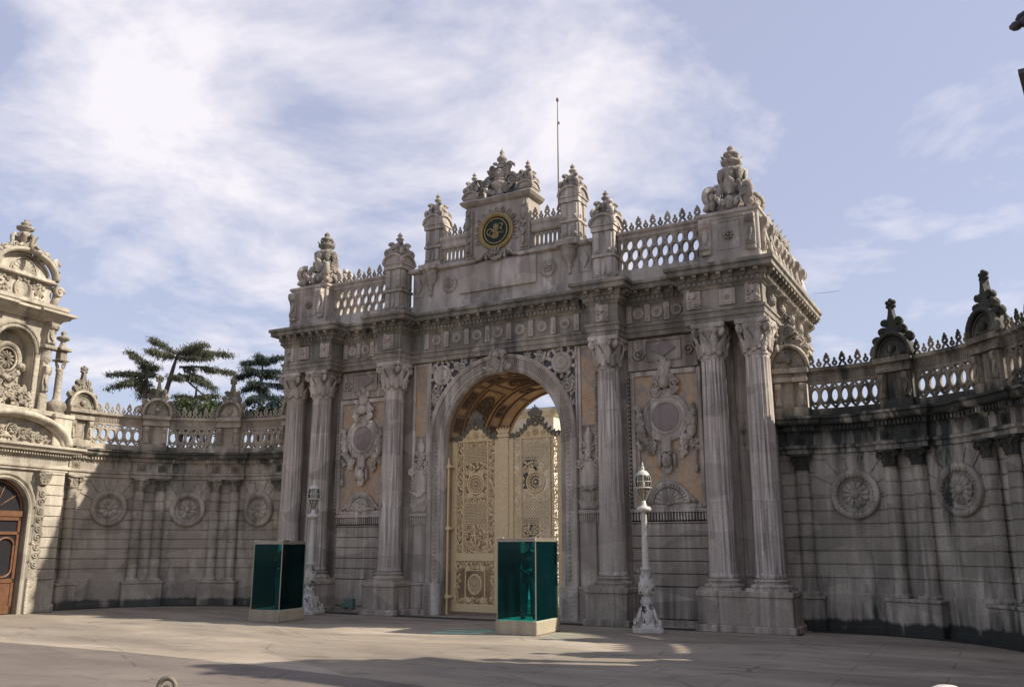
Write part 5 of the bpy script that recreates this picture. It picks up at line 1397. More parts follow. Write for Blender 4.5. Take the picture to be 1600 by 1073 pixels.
        mb.obj('console_pilaster', M_tower_c, root)
        # free corner colonnette topped by a small urn
        mb = MB(); x = s * 1.78; B = T(x, .35, 0)
        mb.lathe([(.24, 6.36), (.26, 6.5), (.34, 6.62), (.30, 6.78), (.18, 6.84), (.15, 6.9), (.13, 7.0), (.12, 7.85), (.14, 7.9), (.13, 7.95)], 16, B, mod=flute_mod(10, .08, 6.9, 7.85))
        for k in range(4): leaf(mb, B @ RZ(PI / 2 * k) @ T(0, -.12, 7.95), .26, .09, .35, .5)
        mb.bbox(-.20, .20, -.20, .20, 8.2, 8.26, .02, B); mb.bbox(-.13, .13, -.13, .13, 8.26, 8.56, .015, B); mb.bbox(-.24, .24, -.24, .24, 8.56, 8.66, .02, B)
        mb.lathe([(.15, 8.66), (.09, 8.8), (.07, 8.88), (.12, 8.92), (.22, 8.97), (.24, 9.03), (.12, 9.08), (.06, 9.12), (.10, 9.18), (.08, 9.24), (.001, 9.3)], 14, B, mod=flute_mod(9, .1, 8.9, 9.05))
        mb.obj('corner_colonnette', M_tower_c, root)
    mb = MB(); c2 = [(-.3, 9.78), (.42, 9.74), (.42, 9.66), (.30, 9.62), (.26, 9.54), (.12, 9.50), (.06, 9.40), (-.3, 9.38)]
    mb.sweep(c2, [(-1.36, 3.6), (-1.36, .18), (-.85, .18), (-.85, .30), (.85, .30), (.85, .18), (1.36, .18), (1.36, 3.6)])
    mb.sweep([(o, z + .22) for o, z in [(-.3, 9.78), (.30, 9.74), (.30, 9.62), (.16, 9.58), (-.3, 9.54)]], [(-1.3, 3.6), (-1.3, .25), (1.3, .25), (1.3, 3.6)])
    mb.obj('upper_cornice', M_tower, root)
    # attic: oval shield, round pediment, crowning scrolls
    mb = MB(); mb.bbox(-1.15, 1.15, .38, 3.2, 9.9, 10.74, .03)
    for k in range(4):
        if k % 2 == 0: pass
    for s in (-1, 1): mb.tube([(s * 1.2, .38, 10.7), (s * 1.36, .34, 10.5), (s * 1.28, .34, 10.25), (s * 1.2, .34, 10.0)], [.13, .17, .12, .12], 8); scroll(mb, T(s * 1.3, .22, 10.5), .18, .07, 1.5, s, 0, 16)
    mb.obj('tower_attic', M_tower, root)
    mb = MB(); A = T(0, .36, 10.3); mb.ring((0, -.02, 0), .27, .045, 28, 6, M=A, sz=1.2); mb.ell((0, 0, 0), (.25, .06, .3), 16, 8, A); rr = random.Random(2)
    foliage_cluster(mb, A, [(s * rr.uniform(.34, .85), rr.uniform(-.32, .3)) for s in (-1, 1) for _ in range(15)], .2, rr); leaf(mb, A @ T(0, -.06, .3), .26, .12, .2, .5)
    for s in (-1, 1): leaf(mb, A @ T(s * .12, -.05, .28) @ RY(s * .6), .24, .1, .2, .5)
    mb.obj('oval_shield', M_tower_c, root)
    mb = MB(); wa, ha = 1.12, .78
    mb.bbox(-1.22, 1.22, .15, 3.0, 10.72, 10.84, .03); rr = random.Random(19); foliage_cluster(mb, T(0, .2, 0), [(1.2 * math.cos(a), 10.9 + .85 * math.sin(a)) for a in np.linspace(.15, PI - .15, 22)], .17, rr)
    pts = lambda r, y: [(wa * r * math.cos(PI * i / 24), y, 10.84 + ha * r * math.sin(PI * i / 24)) for i in range(25)]
    mb.prism([(p[0], p[2]) for p in pts(.92, 0)], .40, 3.0); mb.tube(pts(1.0, .22), .09, 6, flat=1.8); mb.tube(pts(.84, .34), .035, 5)
    shell(mb, T(0, .38, 10.88), .52, 9, .1)
    for s in (-1, 1): mb.ell((s * 1.18, .3, 11.02), (.13, .13, .16), 8, 6); scroll(mb, T(s * 1.1, .3, 11.42), .16, .06, 1.4, s, 0, 14)
    mb.obj('upper_round_pediment', M_tower, root)
    mb = MB(); A = T(0, .55, 11.60)
    mb.lathe([(.30, -.1), (.26, .12), (.20, .2), (.26, .32), (.30, .5), (.26, .6), (.16, .68), (.12, .74), (.26, .78), (.28, .86), (.14, .9), (.08, .93), (.16, .97), (.14, 1.02), (.05, 1.06), (.08, 1.1), (.001, 1.17)], 16, A, mod=flute_mod(9, .1, .2, .6))
    for k in range(4):
        B = A @ RZ(PI / 2 * k)
        mb.tube([(.72, 0, -.12), (.5, 0, .05), (.40, 0, .22), (.44, 0, .42), (.36, 0, .54), (.26, 0, .44)], [.09, .09, .07, .07, .07, .04], 8, B); scroll(mb, B @ T(.62, 0, -.02), .14, .05, 1.3, 1, 0, 12); mb.ell((.8, 0, -.12), (.12, .1, .09), 7, 5, B)
        leaf(mb, A @ RZ(PI / 2 * k + PI / 4) @ T(0, -.24, .1), .5, .14, .3, .5)
    mb.obj('crowning_urn', M_tower_c, root)
def tower_place(side):
    th = rad(6)
    # face plane point P0 (right pier corner) and direction for the left tower, mirrored for the right one
    cx, cy = -13.95 + math.sin(th) * 2.22 , -4.5 - math.cos(th) * 2.22
    return (cx if side < 0 else 14.86, cy + (0 if side < 0 else .7), 0), (PI / 2 + th if side < 0 else -PI / 2 - th)
loc, rz = tower_place(-1)
tw = thing('corner_tower', 'sunlit cream stone tower with a brown arched door at the left edge of the court', 'tower', loc, rz, 'towers closing the court')
tower_geo(tw)
loc, rz = tower_place(1)
tw2 = tw.copy(); col.objects.link(tw2); tw2.location = loc; tw2.rotation_euler = (0, 0, rz)
tw2['label'] = 'shade-coloured tower whose edge just enters at the right border, above the stained wall'
def paint_shade(o):  # shade of the unlit court face put into the tower's colour
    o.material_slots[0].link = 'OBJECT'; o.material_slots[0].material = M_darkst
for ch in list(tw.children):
    c = ch.copy(); col.objects.link(c); c.parent = tw2; paint_shade(c)
    for g in ch.children: d = g.copy(); col.objects.link(d); d.parent = c; paint_shade(d)

# ------------------------------------------------------------------ people
def guard(name_label, loc, rz, cap=True, pose=0):
    root = thing('person', name_label, 'person', loc, rz, 'guards standing in the glass booths')
    # skeleton, facing -y; heights in metres
    J = {}; E = []
    def j(k, p, r): J[k] = (p, r)
    j('pel', (0, 0, .95), .145); j('wai', (0, 0, 1.10), .135); j('che', (0, .01, 1.30), .165); j('shb', (0, .01, 1.43), .13); j('nec', (0, -.005, 1.50), .062); j('skl', (0, -.01, 1.56), .055)
    for s, t in ((1, 'r'), (-1, 'l')):
        j('hip' + t, (s * .095, 0, .88), .115); j('kne' + t, (s * .115, -.01, .49), .068); j('ank' + t, (s * .125, .02, .10), .048); j('toe' + t, (s * .145, -.14, .035), .038)
        j('sho' + t, (s * .20, .01, 1.42), .075)
        j('elb' + t, (s * .285, .0, 1.14), .052)
        j('wri' + t, (s * .10, -.20, 1.08 + .02 * s), .034)
        E += [('pel', 'hip' + t), ('hip' + t, 'kne' + t), ('kne' + t, 'ank' + t), ('ank' + t, 'toe' + t), ('shb', 'sho' + t), ('sho' + t, 'elb' + t), ('elb' + t, 'wri' + t)]
    E += [('pel', 'wai'), ('wai', 'che'), ('che', 'shb'), ('shb', 'nec'), ('nec', 'skl')]
    def skin(nm, J, E, rootk, mat, parent, lab=None, lv=1):
        ks = list(J); me = bpy.data.meshes.new(nm); me.from_pydata([J[k][0] for k in ks], [(ks.index(a), ks.index(b)) for a, b in E], [])
        me.materials.append(mat)
        o = ob(nm, me, parent, None, lab); m = o.modifiers.new('skin', 'SKIN'); m.use_smooth_shade = True
        for i, k in enumerate(ks):
            sv = me.skin_vertices[0].data[i] if me.skin_vertices else None
        if not me.skin_vertices: 
            bpy.context.view_layer.objects.active = o
        for i, k in enumerate(ks):
            r = J[k][1]; r = r if hasattr(r, '__len__') else (r, r)
            me.skin_vertices[0].data[i].radius = r; me.skin_vertices[0].data[i].use_root = (k == rootk)
        sb = o.modifiers.new('sub', 'SUBSURF'); sb.levels = lv; sb.render_levels = lv
        return o
    body = skin('body', J, E, 'pel', M_uni, root, None, 2)
    # jacket skirt and belt
    mb = MB(); mb.lathe([(.19, .80), (.185, .92), (.16, 1.06), (.155, 1.10), (.19, 1.28), (.17, 1.40)], 24, S(1, .72, 1)); mb.obj('jacket', M_uni, body)
    mb = MB(); mb.lathe([(.168, 1.045), (.17, 1.055), (.17, 1.085), (.166, 1.095)], 24, S(1, .74, 1)); mb.obj('belt', M_white, body)
    for s in (-1, 1): mb = MB(); mb.lathe([(.072, .07), (.075, .3), (.09, .5), (.115, .82)], 16, T(s * .112, .01, 0) @ S(1, 1.05, 1)); mb.obj('trouser_leg', M_trous, body)
    # head with face
    mb = MB(); A = T(0, -.02, 1.655)
    mb.lathe([(.001, -.115), (.035, -.112), (.055, -.085), (.068, -.04), (.075, .01), (.077, .05), (.068, .09), (.04, .115), (.001, .122)], 20, A @ S(1, 1.18, 1))
    mb.ell((0, -.095, -.012), (.012, .02, .022), 8, 6, A); mb.ell((0, -.082, -.058), (.024, .010, .007), 8, 5, A)
    for s in (-1, 1): mb.ell((s * .028, -.08, .015), (.013, .008, .007), 8, 5, A); mb.ell((s * .078, .0, -.005), (.010, .02, .03), 8, 6, A)
    hd = mb.obj('head', M_skin, body)
    mb = MB(); mb.lathe([(.081, .055), (.083, .075), (.10, .115), (.098, .13), (.001, .14)], 20, A @ S(1.02, 1.2, 1)); mb.prism([(-.07, 0), (.07, 0), (.06, .012), (-.06, .012)], -.16, -.07, A @ T(0, 0, .055)); mb.obj('cap', M_uni, hd)
    mb = MB(); mb.lathe([(.078, -.05), (.081, 0), (.082, .055)], 20, A @ T(0, .01, 0) @ S(1.0, 1.16, 1), a0=.1, a1=PI - .1); mb.obj('hair', M_black, hd)
    # hands clasped at the belt: palm, four curled fingers, thumb
    for s, t in ((1, 'r'), (-1, 'l')):
        w = np.array(J['wri' + t][0]); d = np.array([-s * .9, -.25, -.12]); d /= np.linalg.norm(d)
        Jh = {'w': (tuple(w), .026), 'p': (tuple(w + d * .05 + (0, -.01, 0)), .030), 'q': (tuple(w + d * .085 + (0, -.012, 0)), .026)}; Eh = [('w', 'p'), ('p', 'q')]
        for f in range(4):
            o = np.array([0, 0, .030 - f * .020]); ln = (.036, .040, .038, .030)[f]
            a = w + d * .088 + o; b_ = a + d * ln + np.array([0, -.004, 0]); c_ = b_ + d * .015 + np.array([0, .022, -.002])
            Jh['a%d' % f] = (tuple(a), .010); Jh['b%d' % f] = (tuple(b_), .0088); Jh['c%d' % f] = (tuple(c_), .0078); Eh += [('q', 'a%d' % f), ('a%d' % f, 'b%d' % f), ('b%d' % f, 'c%d' % f)]
        a = w + d * .04 + np.array([0, -.018, .032]); b_ = a + d * .03 + np.array([0, -.006, .02])
        Jh['t0'] = (tuple(a), .011); Jh['t1'] = (tuple(b_), .009); Eh += [('p', 't0'), ('t0', 't1')]
        skin('hand', Jh, Eh, 'p', M_skin, body, None, 1)
    for s in (-1, 1): mb = MB(); mb.ell((s * .137, -.055, .045), (.05, .14, .045), 14, 8); mb.box(s * .137 - .045, s * .137 + .045, -.17, .06, .0, .02); mb.obj('shoe', M_black, body)
    root.scale = (1.07, 1.07, 1.07)
    return root

# ------------------------------------------------------------------ glass booths.  local origin at the ground in the middle, x = width, y = depth
def booth(label, loc, rz, W, D, H, hb=.33):
    root = thing('guard_booth', label, 'booth', loc, rz, 'glass guard booths in front of the gate')
    mb = MB(); mb.bbox(-W / 2 - .03, W / 2 + .03, -D / 2 - .03, D / 2 + .03, 0, hb, .02)
    for x in (-W * .35, W * .35): mb.ell((x, -D / 2 - .03, hb * .7), (.015, .006, .015), 6, 4)
    for y in (-D * .3, D * .3): mb.ell((W / 2 + .03, y, hb * .7), (.006, .015, .015), 6, 4)
    mb.obj('booth_base', M_booth, root)
    f = .024
    mb = MB()
    for x in (-1, 1):
        for y in (-1, 1): mb.bbox(x * (W / 2 - f / 2) - f / 2, x * (W / 2 - f / 2) + f / 2, y * (D / 2 - f / 2) - f / 2, y * (D / 2 - f / 2) + f / 2, hb, H, .006)
    for z in (H - .045,):
        for y in (-1, 1): mb.bbox(-W / 2 + f, W / 2 - f, y * (D / 2 - f / 2) - f / 2, y * (D / 2 - f / 2) + f / 2, z, H, .006)
        for x in (-1, 1): mb.bbox(x * (W / 2 - f / 2) - f / 2, x * (W / 2 - f / 2) + f / 2, -D / 2 + f, D / 2 - f, z, H, .006)
    mb.bbox(-W / 2 + .01, W / 2 - .01, -D / 2 + .01, D / 2 - .01, H + .003, H + .035, .01)
    mb.obj('booth_frame', M_alu, root)
    for x in (-W * .42, W * .42): mb = MB(); mb.bbox(x - .09, x + .09, -D / 2 - .005, -D / 2 + .05, H + .036, H + .055, .006); mb.obj('roof_clip', M_white, root)
    def pane(x0, x1, y0, y1):
        m = MB(); m.box(x0, x1, y0, y1, hb + .01, H - .05); m.obj('glass_pane', M_teal, root)
    pane(-W / 2 + f, W / 2 - f, -D / 2 + .012, -D / 2 + .020); pane(-W / 2 + f, W / 2 - f, D / 2 - .020, D / 2 - .012)
    pane(-W / 2 + .012, -W / 2 + .020, -D / 2 + f, D / 2 - f); pane(W / 2 - .020, W / 2 - .012, -D / 2 + f, D / 2 - f)
    return root
B1 = np.array([2.30, -3.78]); B2 = np.array([3.34, -3.72]); B3 = np.array([3.25, -2.45])
booth('teal glass guard booth with a beige base in front of the right gate leaf', (2.80, -3.10, 0), rad(3), 1.06, 1.36, 2.24)
guard('person in dark uniform, cap and white belt inside the booth before the arch', (2.84, -3.12, .33), rad(22))
booth('teal glass guard booth at the left, standing before the left pair of columns', (-5.20, -3.45, 0), rad(8), .98, 1.18, 2.18)
guard('person in dark uniform, standing in profile inside the booth at the left', (-5.06, -3.42, .33), rad(80))

# ------------------------------------------------------------------ lamp posts
def lamp(label, loc, rz=0):
    root = thing('lamp_post', label, 'street lamp', loc, rz, 'white ornate lamp posts before the gate'); root.scale = (.86, .86, 1)
    mb = MB()
    mb.bbox(-.44, .44, -.44, .44, 0, .13, .03)
    mb.lathe([(.36, .13), (.36, .18), (.30, .24), (.27, .36), (.24, .50), (.19, .60), (.16, .66), (.19, .70), (.19, .76), (.15, .80), (.15, .86)], 24)
    for k in range(4):
        B = RZ(PI / 2 * k + PI / 4); scroll(mb, B @ T(.44, 0, .20), .09, .05, 1.3, -1, PI / 2, 12); mb.tube([(.42, 0, .26), (.32, 0, .40), (.26, 0, .56)], [.05, .05, .035], 6, B)
        leaf(mb, RZ(PI / 2 * k) @ T(0, -.30, .22), .36, .12, -.35, .4)
    mb.obj('lamp_base', M_chip, root)
    mb = MB(); mb.lathe([(.15, .86), (.20, .92), (.235, .98), (.24, 1.10), (.21, 1.24), (.17, 1.38), (.14, 1.48), (.17, 1.50), (.17, 1.54), (.13, 1.57)], 24)
    for k in range(6):
        B = RZ(PI / 3 * k); leaf(mb, B @ T(0, -.225, .92), .30, .09, -.2, .5); leaf(mb, B @ RZ(PI / 6) @ T(0, -.17, 1.30) @ RX(.25), .22, .06, .0, .5); mb.ell((0, -.235, 1.12), (.04, .03, .05), 6, 5, B)
    mb.obj('bulbous_stem', M_chip, root)
    mb = MB(); mb.lathe([(.10, 1.56), (.105, 1.62), (.092, 2.2), (.078, 2.92), (.10, 2.95)], 20); sh = mb.obj('shaft', M_white, root)
    mb = MB(); mb.lathe([(.08, 2.92), (.17, 2.94), (.215, 2.98), (.22, 3.02), (.19, 3.06), (.10, 3.08), (.075, 3.13), (.06, 3.22)], 20); mb.obj('knop', M_white, root)
    mb = MB(); mb.lathe([(.055, 3.22), (.09, 3.30), (.15, 3.42), (.185, 3.52)], 16); mb.lathe([(.205, 3.56), (.23, 3.66), (.225, 3.76), (.18, 3.88), (.10, 3.96)], 20); gl = mb.obj('glass_globe', M_clear, root)
    mb = MB()
    mb.lathe([(.19, 3.51), (.255, 3.53), (.265, 3.545), (.20, 3.56)], 24)
    for k in range(8):
        B = RZ(PI / 4 * k); mb.tube([(.205, 0, 3.56), (.238, 0, 3.66), (.233, 0, 3.76), (.19, 0, 3.88), (.10, 0, 3.97)], .0085, 5, B); mb.tube([(.06, 0, 3.23), (.097, 0, 3.30), (.155, 0, 3.42), (.19, 0, 3.52)], .008, 5, B)
    mb.ring((0, 0, 0), .238, .009, 24, 5, M=T(0, 0, 3.70) @ RX(PI / 2))
    mb.lathe([(.20, 3.86), (.185, 3.90), (.13, 3.965), (.06, 3.99), (.04, 4.02), (.065, 4.05), (.035, 4.08), (.025, 4.11), (.04, 4.13), (.015, 4.17), (.001, 4.22)], 18)
    mb.obj('lantern_cage', M_white, root)
    mb = MB(); mb.ell((0, 0, 3.62), (.06, .06, .10), 10, 8); mb.lathe([(.02, 3.2), (.02, 3.54)], 8); mb.obj('lamp_bulb', M_white, root)
    return root
lamp('white ornate lamp post with glass globe standing right of the arch, partly sunlit', (5.37, -1.60, 0), .4)
lamp('white ornate lamp post partly hidden behind the left glass booth, entirely in shade', (-5.92, -1.30, 0), .2)

# junction box by the left base
mb = MB(); mb.bbox(-.16, .16, -.10, .10, .06, .34, .02); mb.bbox(-.13, .13, -.108, -.095, .09, .31, .01); mb.box(-.18, -.12, -.08, .08, 0, .06); mb.box(.12, .18, -.08, .08, 0, .06); mb.bbox(-.3, -.17, -.08, .06, .02, .2, .02)
M_box = plain('grey_green_painted_box', (.09, .14, .12), .5)
tag(mb.obj('junction_box', M_box, None, None, T(-4.85, -.62, .14)), 'small grey-green metal box at the foot of the wall beside the left lamp post', 'utility box')

# flagpole on the roof
fp = thing('flagpole', 'thin bare metal flagpole rising from the roof behind the emblem', 'flagpole', (1.52, 1.6, 9.7))
mb = MB(); mb.lathe([(.034, 0), (.03, 2.5), (.024, 5.0), (.015, 7.2)], 10); mb.obj('pole', M_iron_g, fp)
mb = MB(); mb.lathe([(.02, 7.2), (.04, 7.22), (.05, 7.27), (.04, 7.33), (.001, 7.36)], 10); mb.ell((0.05, 0, 6.4), (.03, .03, .06), 6, 5); mb.obj('pole_cap', M_iron_g, fp)
# thin stay wire at the gate's right cornice
mb = MB(); mb.tube([(8.75, 5.4, 10.02), (9.2, 5.3, 9.97), (9.6, 5.2, 9.95)], .005, 4)
tag(mb.obj('stay_wire', M_black), 'thin dark wire sticking out from the right end of the gate cornice', 'wire')

# ------------------------------------------------------------------ things close to the camera, only their tops in view
F_ = Vector((-math.sin(YAW) * math.cos(PITCH), math.cos(YAW) * math.cos(PITCH), math.sin(PITCH)))
fp2 = thing('iron_fence_post', 'ornate iron fence post whose scrolled tip shows at the bottom left edge of the road', 'fence post', (10.28, -20.47, 0))
mb = MB(); A = T(0, 0, 1.44) @ RZ(.62)
mb.bbox(-.05, .05, -.05, .05, -1.44, -.12, .01, A); mb.lathe([(.06, -.12), (.09, -.08), (.05, -.03), (.03, 0)], 12, A)
for q in (-1, 1): scroll(mb, A @ T(q * .075, 0, .0), .06, .016, 1.4, q, 0, 16); leaf(mb, A @ T(q * .05, 0, .0) @ RY(q * .8), .12, .03, .1, .4)
mb.obj('post_body', M_black, fp2)
mb = MB(); mb.ring((0, 0, .095), .036, .011, 18, 6, M=A, sz=1.15); scroll(mb, A @ T(0, -.005, .09), .02, .006, 1.2, 1, 0, 10); mb.obj('ring_tip', M_iron_g, fp2)
bl = thing('bollard', 'round pale-topped post just peeping in at the bottom edge at the right', 'bollard', (13.20, -18.85, 0))
mb = MB(); mb.lathe([(.11, 0), (.11, .08), (.07, .12), (.06, 1.32), (.09, 1.38)], 16); mb.obj('bollard_stem', M_black, bl)
mb = MB(); mb.ell((0, 0, 1.45), (.12, .12, .10), 18, 10); mb.obj('bollard_cap', M_white, bl)

# ------------------------------------------------------------------ palace wing seen through the arch
M_cream = stone('cream_render', (.55, .47, .34), (.66, .58, .43), (.60, .52, .38), stain_amt=.2, bump=.1)
pw = thing('palace_building', 'cream rendered palace building with a moulded cornice seen through the arch above the gate leaves', 'building', (-10.8, 26, 0), 0)
mb = MB(); mb.box(-9, 0, 0, 14, 0, 10.0); mb.obj('wall', M_cream, pw)
mb = MB(); mb.sweep([(-.2, 10.5), (.45, 10.45), (.45, 10.3), (.25, 10.15), (.12, 10.0), (-.2, 9.95)], [(-9, 14), (-9, 0), (0, 0), (0, 14)]); mb.sweep([(-.1, 8.3), (.12, 8.3), (.12, 8.15), (-.1, 8.1)], [(-9, 14), (-9, 0), (0, 0), (0, 14)]); mb.obj('cornice', M_cream, pw)
mb = MB()
mb.add([(-9.3, -.3, 10.5), (.3, -.3, 10.5), (.3, 14.3, 10.5), (-9.3, 14.3, 10.5), (-4.5, 7, 11.6)], [(0, 1, 4), (1, 2, 4), (2, 3, 4), (3, 0, 4)])
mb.obj('roof', M_darkst, pw)
for y in (1.8, 4.6, 7.4, 10.2):
    for z in (1.6, 5.4):
        mb = MB(); mb.bbox(-.04, .06, y - .65, y + .65, z, z + 2.2, .02); mb.box(-.04, .10, y - .72, y + .72, z + 2.2, z + 2.38); w = mb.obj('window', M_cream, pw)
        mb = MB(); mb.box(.062, .07, y - .55, y + .55, z + .1, z + 2.1); mb.obj('pane', M_win, w)
for x in (-1.6, -4.4, -7.2):
    for z in (1.6, 5.4):
        mb = MB(); mb.bbox(x - .65, x + .65, -.06, .04, z, z + 2.2, .02); mb.box(x - .72, x + .72, -.10, .04, z + 2.2, z + 2.38); w = mb.obj('window', M_white, pw)
        mb = MB(); mb.box(x - .55, x + .55, -.07, -.062, z + .1, z + 2.1); mb.obj('pane', M_win, w)

# ------------------------------------------------------------------ conifers behind the left wall
def leaf_mat(name, c1, c2, c3):
    m, t, b = new_mat(name)
    n = noise(t, mapped(t, (1, 1, 1)), .9, 3, .6); n2 = noise(t, mapped(t, (1, 1, 1)), 7, 3, .6)
    a = mixc(t, ramp(t, n, [(.38, 0.), (.62, 1.)]).outputs[0], c1, c2); a = mixc(t, ramp(t, n2, [(.5, 0.), (.7, .7)]).outputs[0], a, c3)
    t.links.new(a, b.inputs['Base Color']); b.inputs['Roughness'].default_value = .7
    tl = nn(t, 'ShaderNodeBsdfTranslucent'); t.links.new(a, tl.inputs[0]); ms = nn(t, 'ShaderNodeMixShader'); ms.inputs[0].default_value = .25
    o = t.nodes['Material Output']; t.links.new(b.outputs[0], ms.inputs[1]); t.links.new(tl.outputs[0], ms.inputs[2]); t.links.new(ms.outputs[0], o.inputs[0]); return m
M_cedar = leaf_mat('cedar_needles', (.055, .068, .045), (.10, .105, .055), (.14, .13, .075))
M_cedar2 = leaf_mat('dark_cedar_needles', (.022, .04, .036), (.035, .055, .045), (.05, .07, .045))
M_bush = leaf_mat('bright_leaves', (.05, .075, .03), (.085, .11, .035), (.12, .13, .04))
M_bark = stone('grey_bark', (.07, .055, .05), (.16, .13, .12), (.11, .09, .085), streak=(6, 6, .6), stain_amt=.3)
def cards(P, D, ln, wd, rng):
    """thin drooping needle tufts: P points, D unit directions"""
    n = len(P); s = np.cross(D, rng.normal(size=(n, 3))); s /= np.linalg.norm(s, axis=1)[:, None] + 1e-9
    L_ = (ln * rng.uniform(.6, 1.3, n))[:, None]; w = (wd * rng.uniform(.6, 1.3, n))[:, None]
    a = P - s * w * .5; b = P + s * w * .5; c = P + D * L_ * .6 + s * w * .6; e = P + D * L_; d = P + D * L_ * .55 - s * w * .6
    V = np.stack([a, b, c, e, d], 1).reshape(-1, 3); F = [tuple(range(5 * i, 5 * i + 5)) for i in range(n)]
    return V, F
def conifer(label, loc, pads, trunk, mat, seed, size=1.0, needles=900):
    """pads: flat boughs (x0, z0) on the trunk -> (x1, z1) tip, depth spread dy, half width; all real positions round the trunk"""
    root = thing('cedar_tree', label, 'tree', loc, YAW * .9, 'cedars behind the left wall')
    rng = np.random.default_rng(seed)
    mt = MB(); mt.tube([p[:3] for p in trunk], [p[3] for p in trunk], 8)
    fv = MB()
    for (p0, p1, w, dens) in pads:
        p0 = np.array(p0, float); p1 = np.array(p1, float); Lb = np.linalg.norm(p1 - p0)
        mid = (p0 + p1) / 2 + np.array([0, 0, .06 * Lb])
        mt.tube([p0, mid, p1], [.07 * size, .045 * size, .012], 5)
        ax = (p1 - p0) / Lb; sd = np.cross(ax, (0, 0, 1)); sd /= np.linalg.norm(sd)
        nt_ = int(14 + Lb * 13)
        for k in range(nt_):
            t = rng.uniform(.12, 1.02); c = p0 * (1 - t) ** 1 + p1 * t + np.array([0, 0, .06 * Lb * 4 * t * (1 - t) * .5])
            wl = w * .8 * (1 - .55 * t) * rng.uniform(.4, 1.05) * rng.choice((-1, 1)) 
            q = c + sd * wl + ax * abs(wl) * .55 + np.array([0, 0, -.14 * abs(wl) + rng.normal() * .04])
            mt.tube([c, q], [.014, .006], 3, smooth=False)
            n = int(needles * dens * abs(wl) / max(w, .1) / 26) + 8
            u = rng.uniform(0, 1.05, n)[:, None]
            P = c + (q - c) * u + rng.normal(size=(n, 3)) * np.array([.13, .13, .05]) * size
            D = (q - c) / (np.linalg.norm(q - c) + 1e-6) * .7 + rng.normal(size=(n, 3)) * .55; 
            low = rng.uniform(size=n) < .55
            D[low] = D[low] * .35 + np.array([0, 0, -1.0]); P[low, 2] -= .02
            D /= np.linalg.norm(D, axis=1)[:, None]
            V, F = cards(P, D, .19 * size, .026 * size, rng); fv.add(V, F)
    mt.obj('trunk', M_bark, root); fv.obj('crown', mat, root)
    return root
def onD(u, v, D):       # a point at horizontal distance D along the camera heading, seen at pixel u, v
    R_ = np.array([math.cos(YAW), math.sin(YAW), 0]); Fv = np.array(F_); Uv = np.cross(R_, Fv)
    d = Fv + R_ * (u - 800) / 1373.8 - Uv * (v - 536.5) / 1373.8; h = np.array([-math.sin(YAW), math.cos(YAW), 0])
    return np.array(cam.location) + d * (D / (d @ h))
P0 = onD(262, 620, 46)
def q1(u, v, y=0): return ((u - 262) * .0345, y, 9.72 + (620 - v) * .0347)
pads = [(q1(270, 553), q1(228, 529, .3), .55, 1.5), (q1(272, 552), q1(357, 556, -.2), .8, 1.6), (q1(272, 556), q1(330, 548, -1.6), .8, 1.3), (q1(270, 560), q1(300, 549, 1.8), .8, 1.2),
        (q1(272, 560), q1(246, 556, -1.5), .7, 1.2), (q1(276, 574), q1(352, 578, .9), .6, 1.2), (q1(285, 580), q1(334, 606, -.4), .6, 1.5), (q1(275, 585), q1(318, 600, 1.2), .5, 1.2), (q1(268, 590), q1(290, 596, -1.0), .45, 1.2),
        (q1(226, 572), q1(192, 547, 0), .35, 1.3), (q1(226, 580), q1(214, 560, .8), .4, 1.2), (q1(226, 586), q1(163, 582, .3), .5, 1.5), (q1(226, 590), q1(174, 607, -.4), .55, 1.5), (q1(226, 590), q1(206, 614, 1.0), .45, 1.2),
        (q1(226, 582), q1(243, 590, -.7), .45, 1.2), (q1(226, 574), q1(236, 572, .3), .4, 1.2), (q1(304, 622), q1(340, 618, 0), .5, 1.2), (q1(304, 624), q1(268, 616, .6), .45, 1.), (q1(226, 606), q1(246, 618, .5), .4, 1.0), (q1(226, 600), q1(212, 602, -1.), .45, 1.3)]
tr = [(-.9, 0, 0, .22), (-.5, 0, 6, .19), (-.2, 0, 9.6, .14), (.15, 0, 11.2, .10), (.35, 0, 12.1, .05)]
cedar = conifer('wide flat-topped cedar with drooping boughs behind the left wall, taller and broader of the two', (P0[0], P0[1], 0), pads, tr, M_cedar, 5)
mt = MB(); mt.tube([(-1.1, 0, 0), (-1.2, 0, 6), (-1.22, 0, 10), (-1.25, 0, 11.5)], [.2, .17, .12, .04], 8); mt.tube([(1.5, 0, 6), (1.5, 0, 9), (1.48, .1, 10.3)], [.1, .09, .05], 6); mt.tube([(.5, 0, 11.0), (1.3, 0, 10.3), (2.2, 0, 9.6), (2.7, 0, 9.2)], [.05, .05, .04, .03], 5)
mt.obj('side_trunk', M_bark, cedar)
P0 = onD(405, 640, 43)
def q2(u, v, y=0): return ((u - 405) * .0321, y, 8.58 + (640 - v) * .0326)
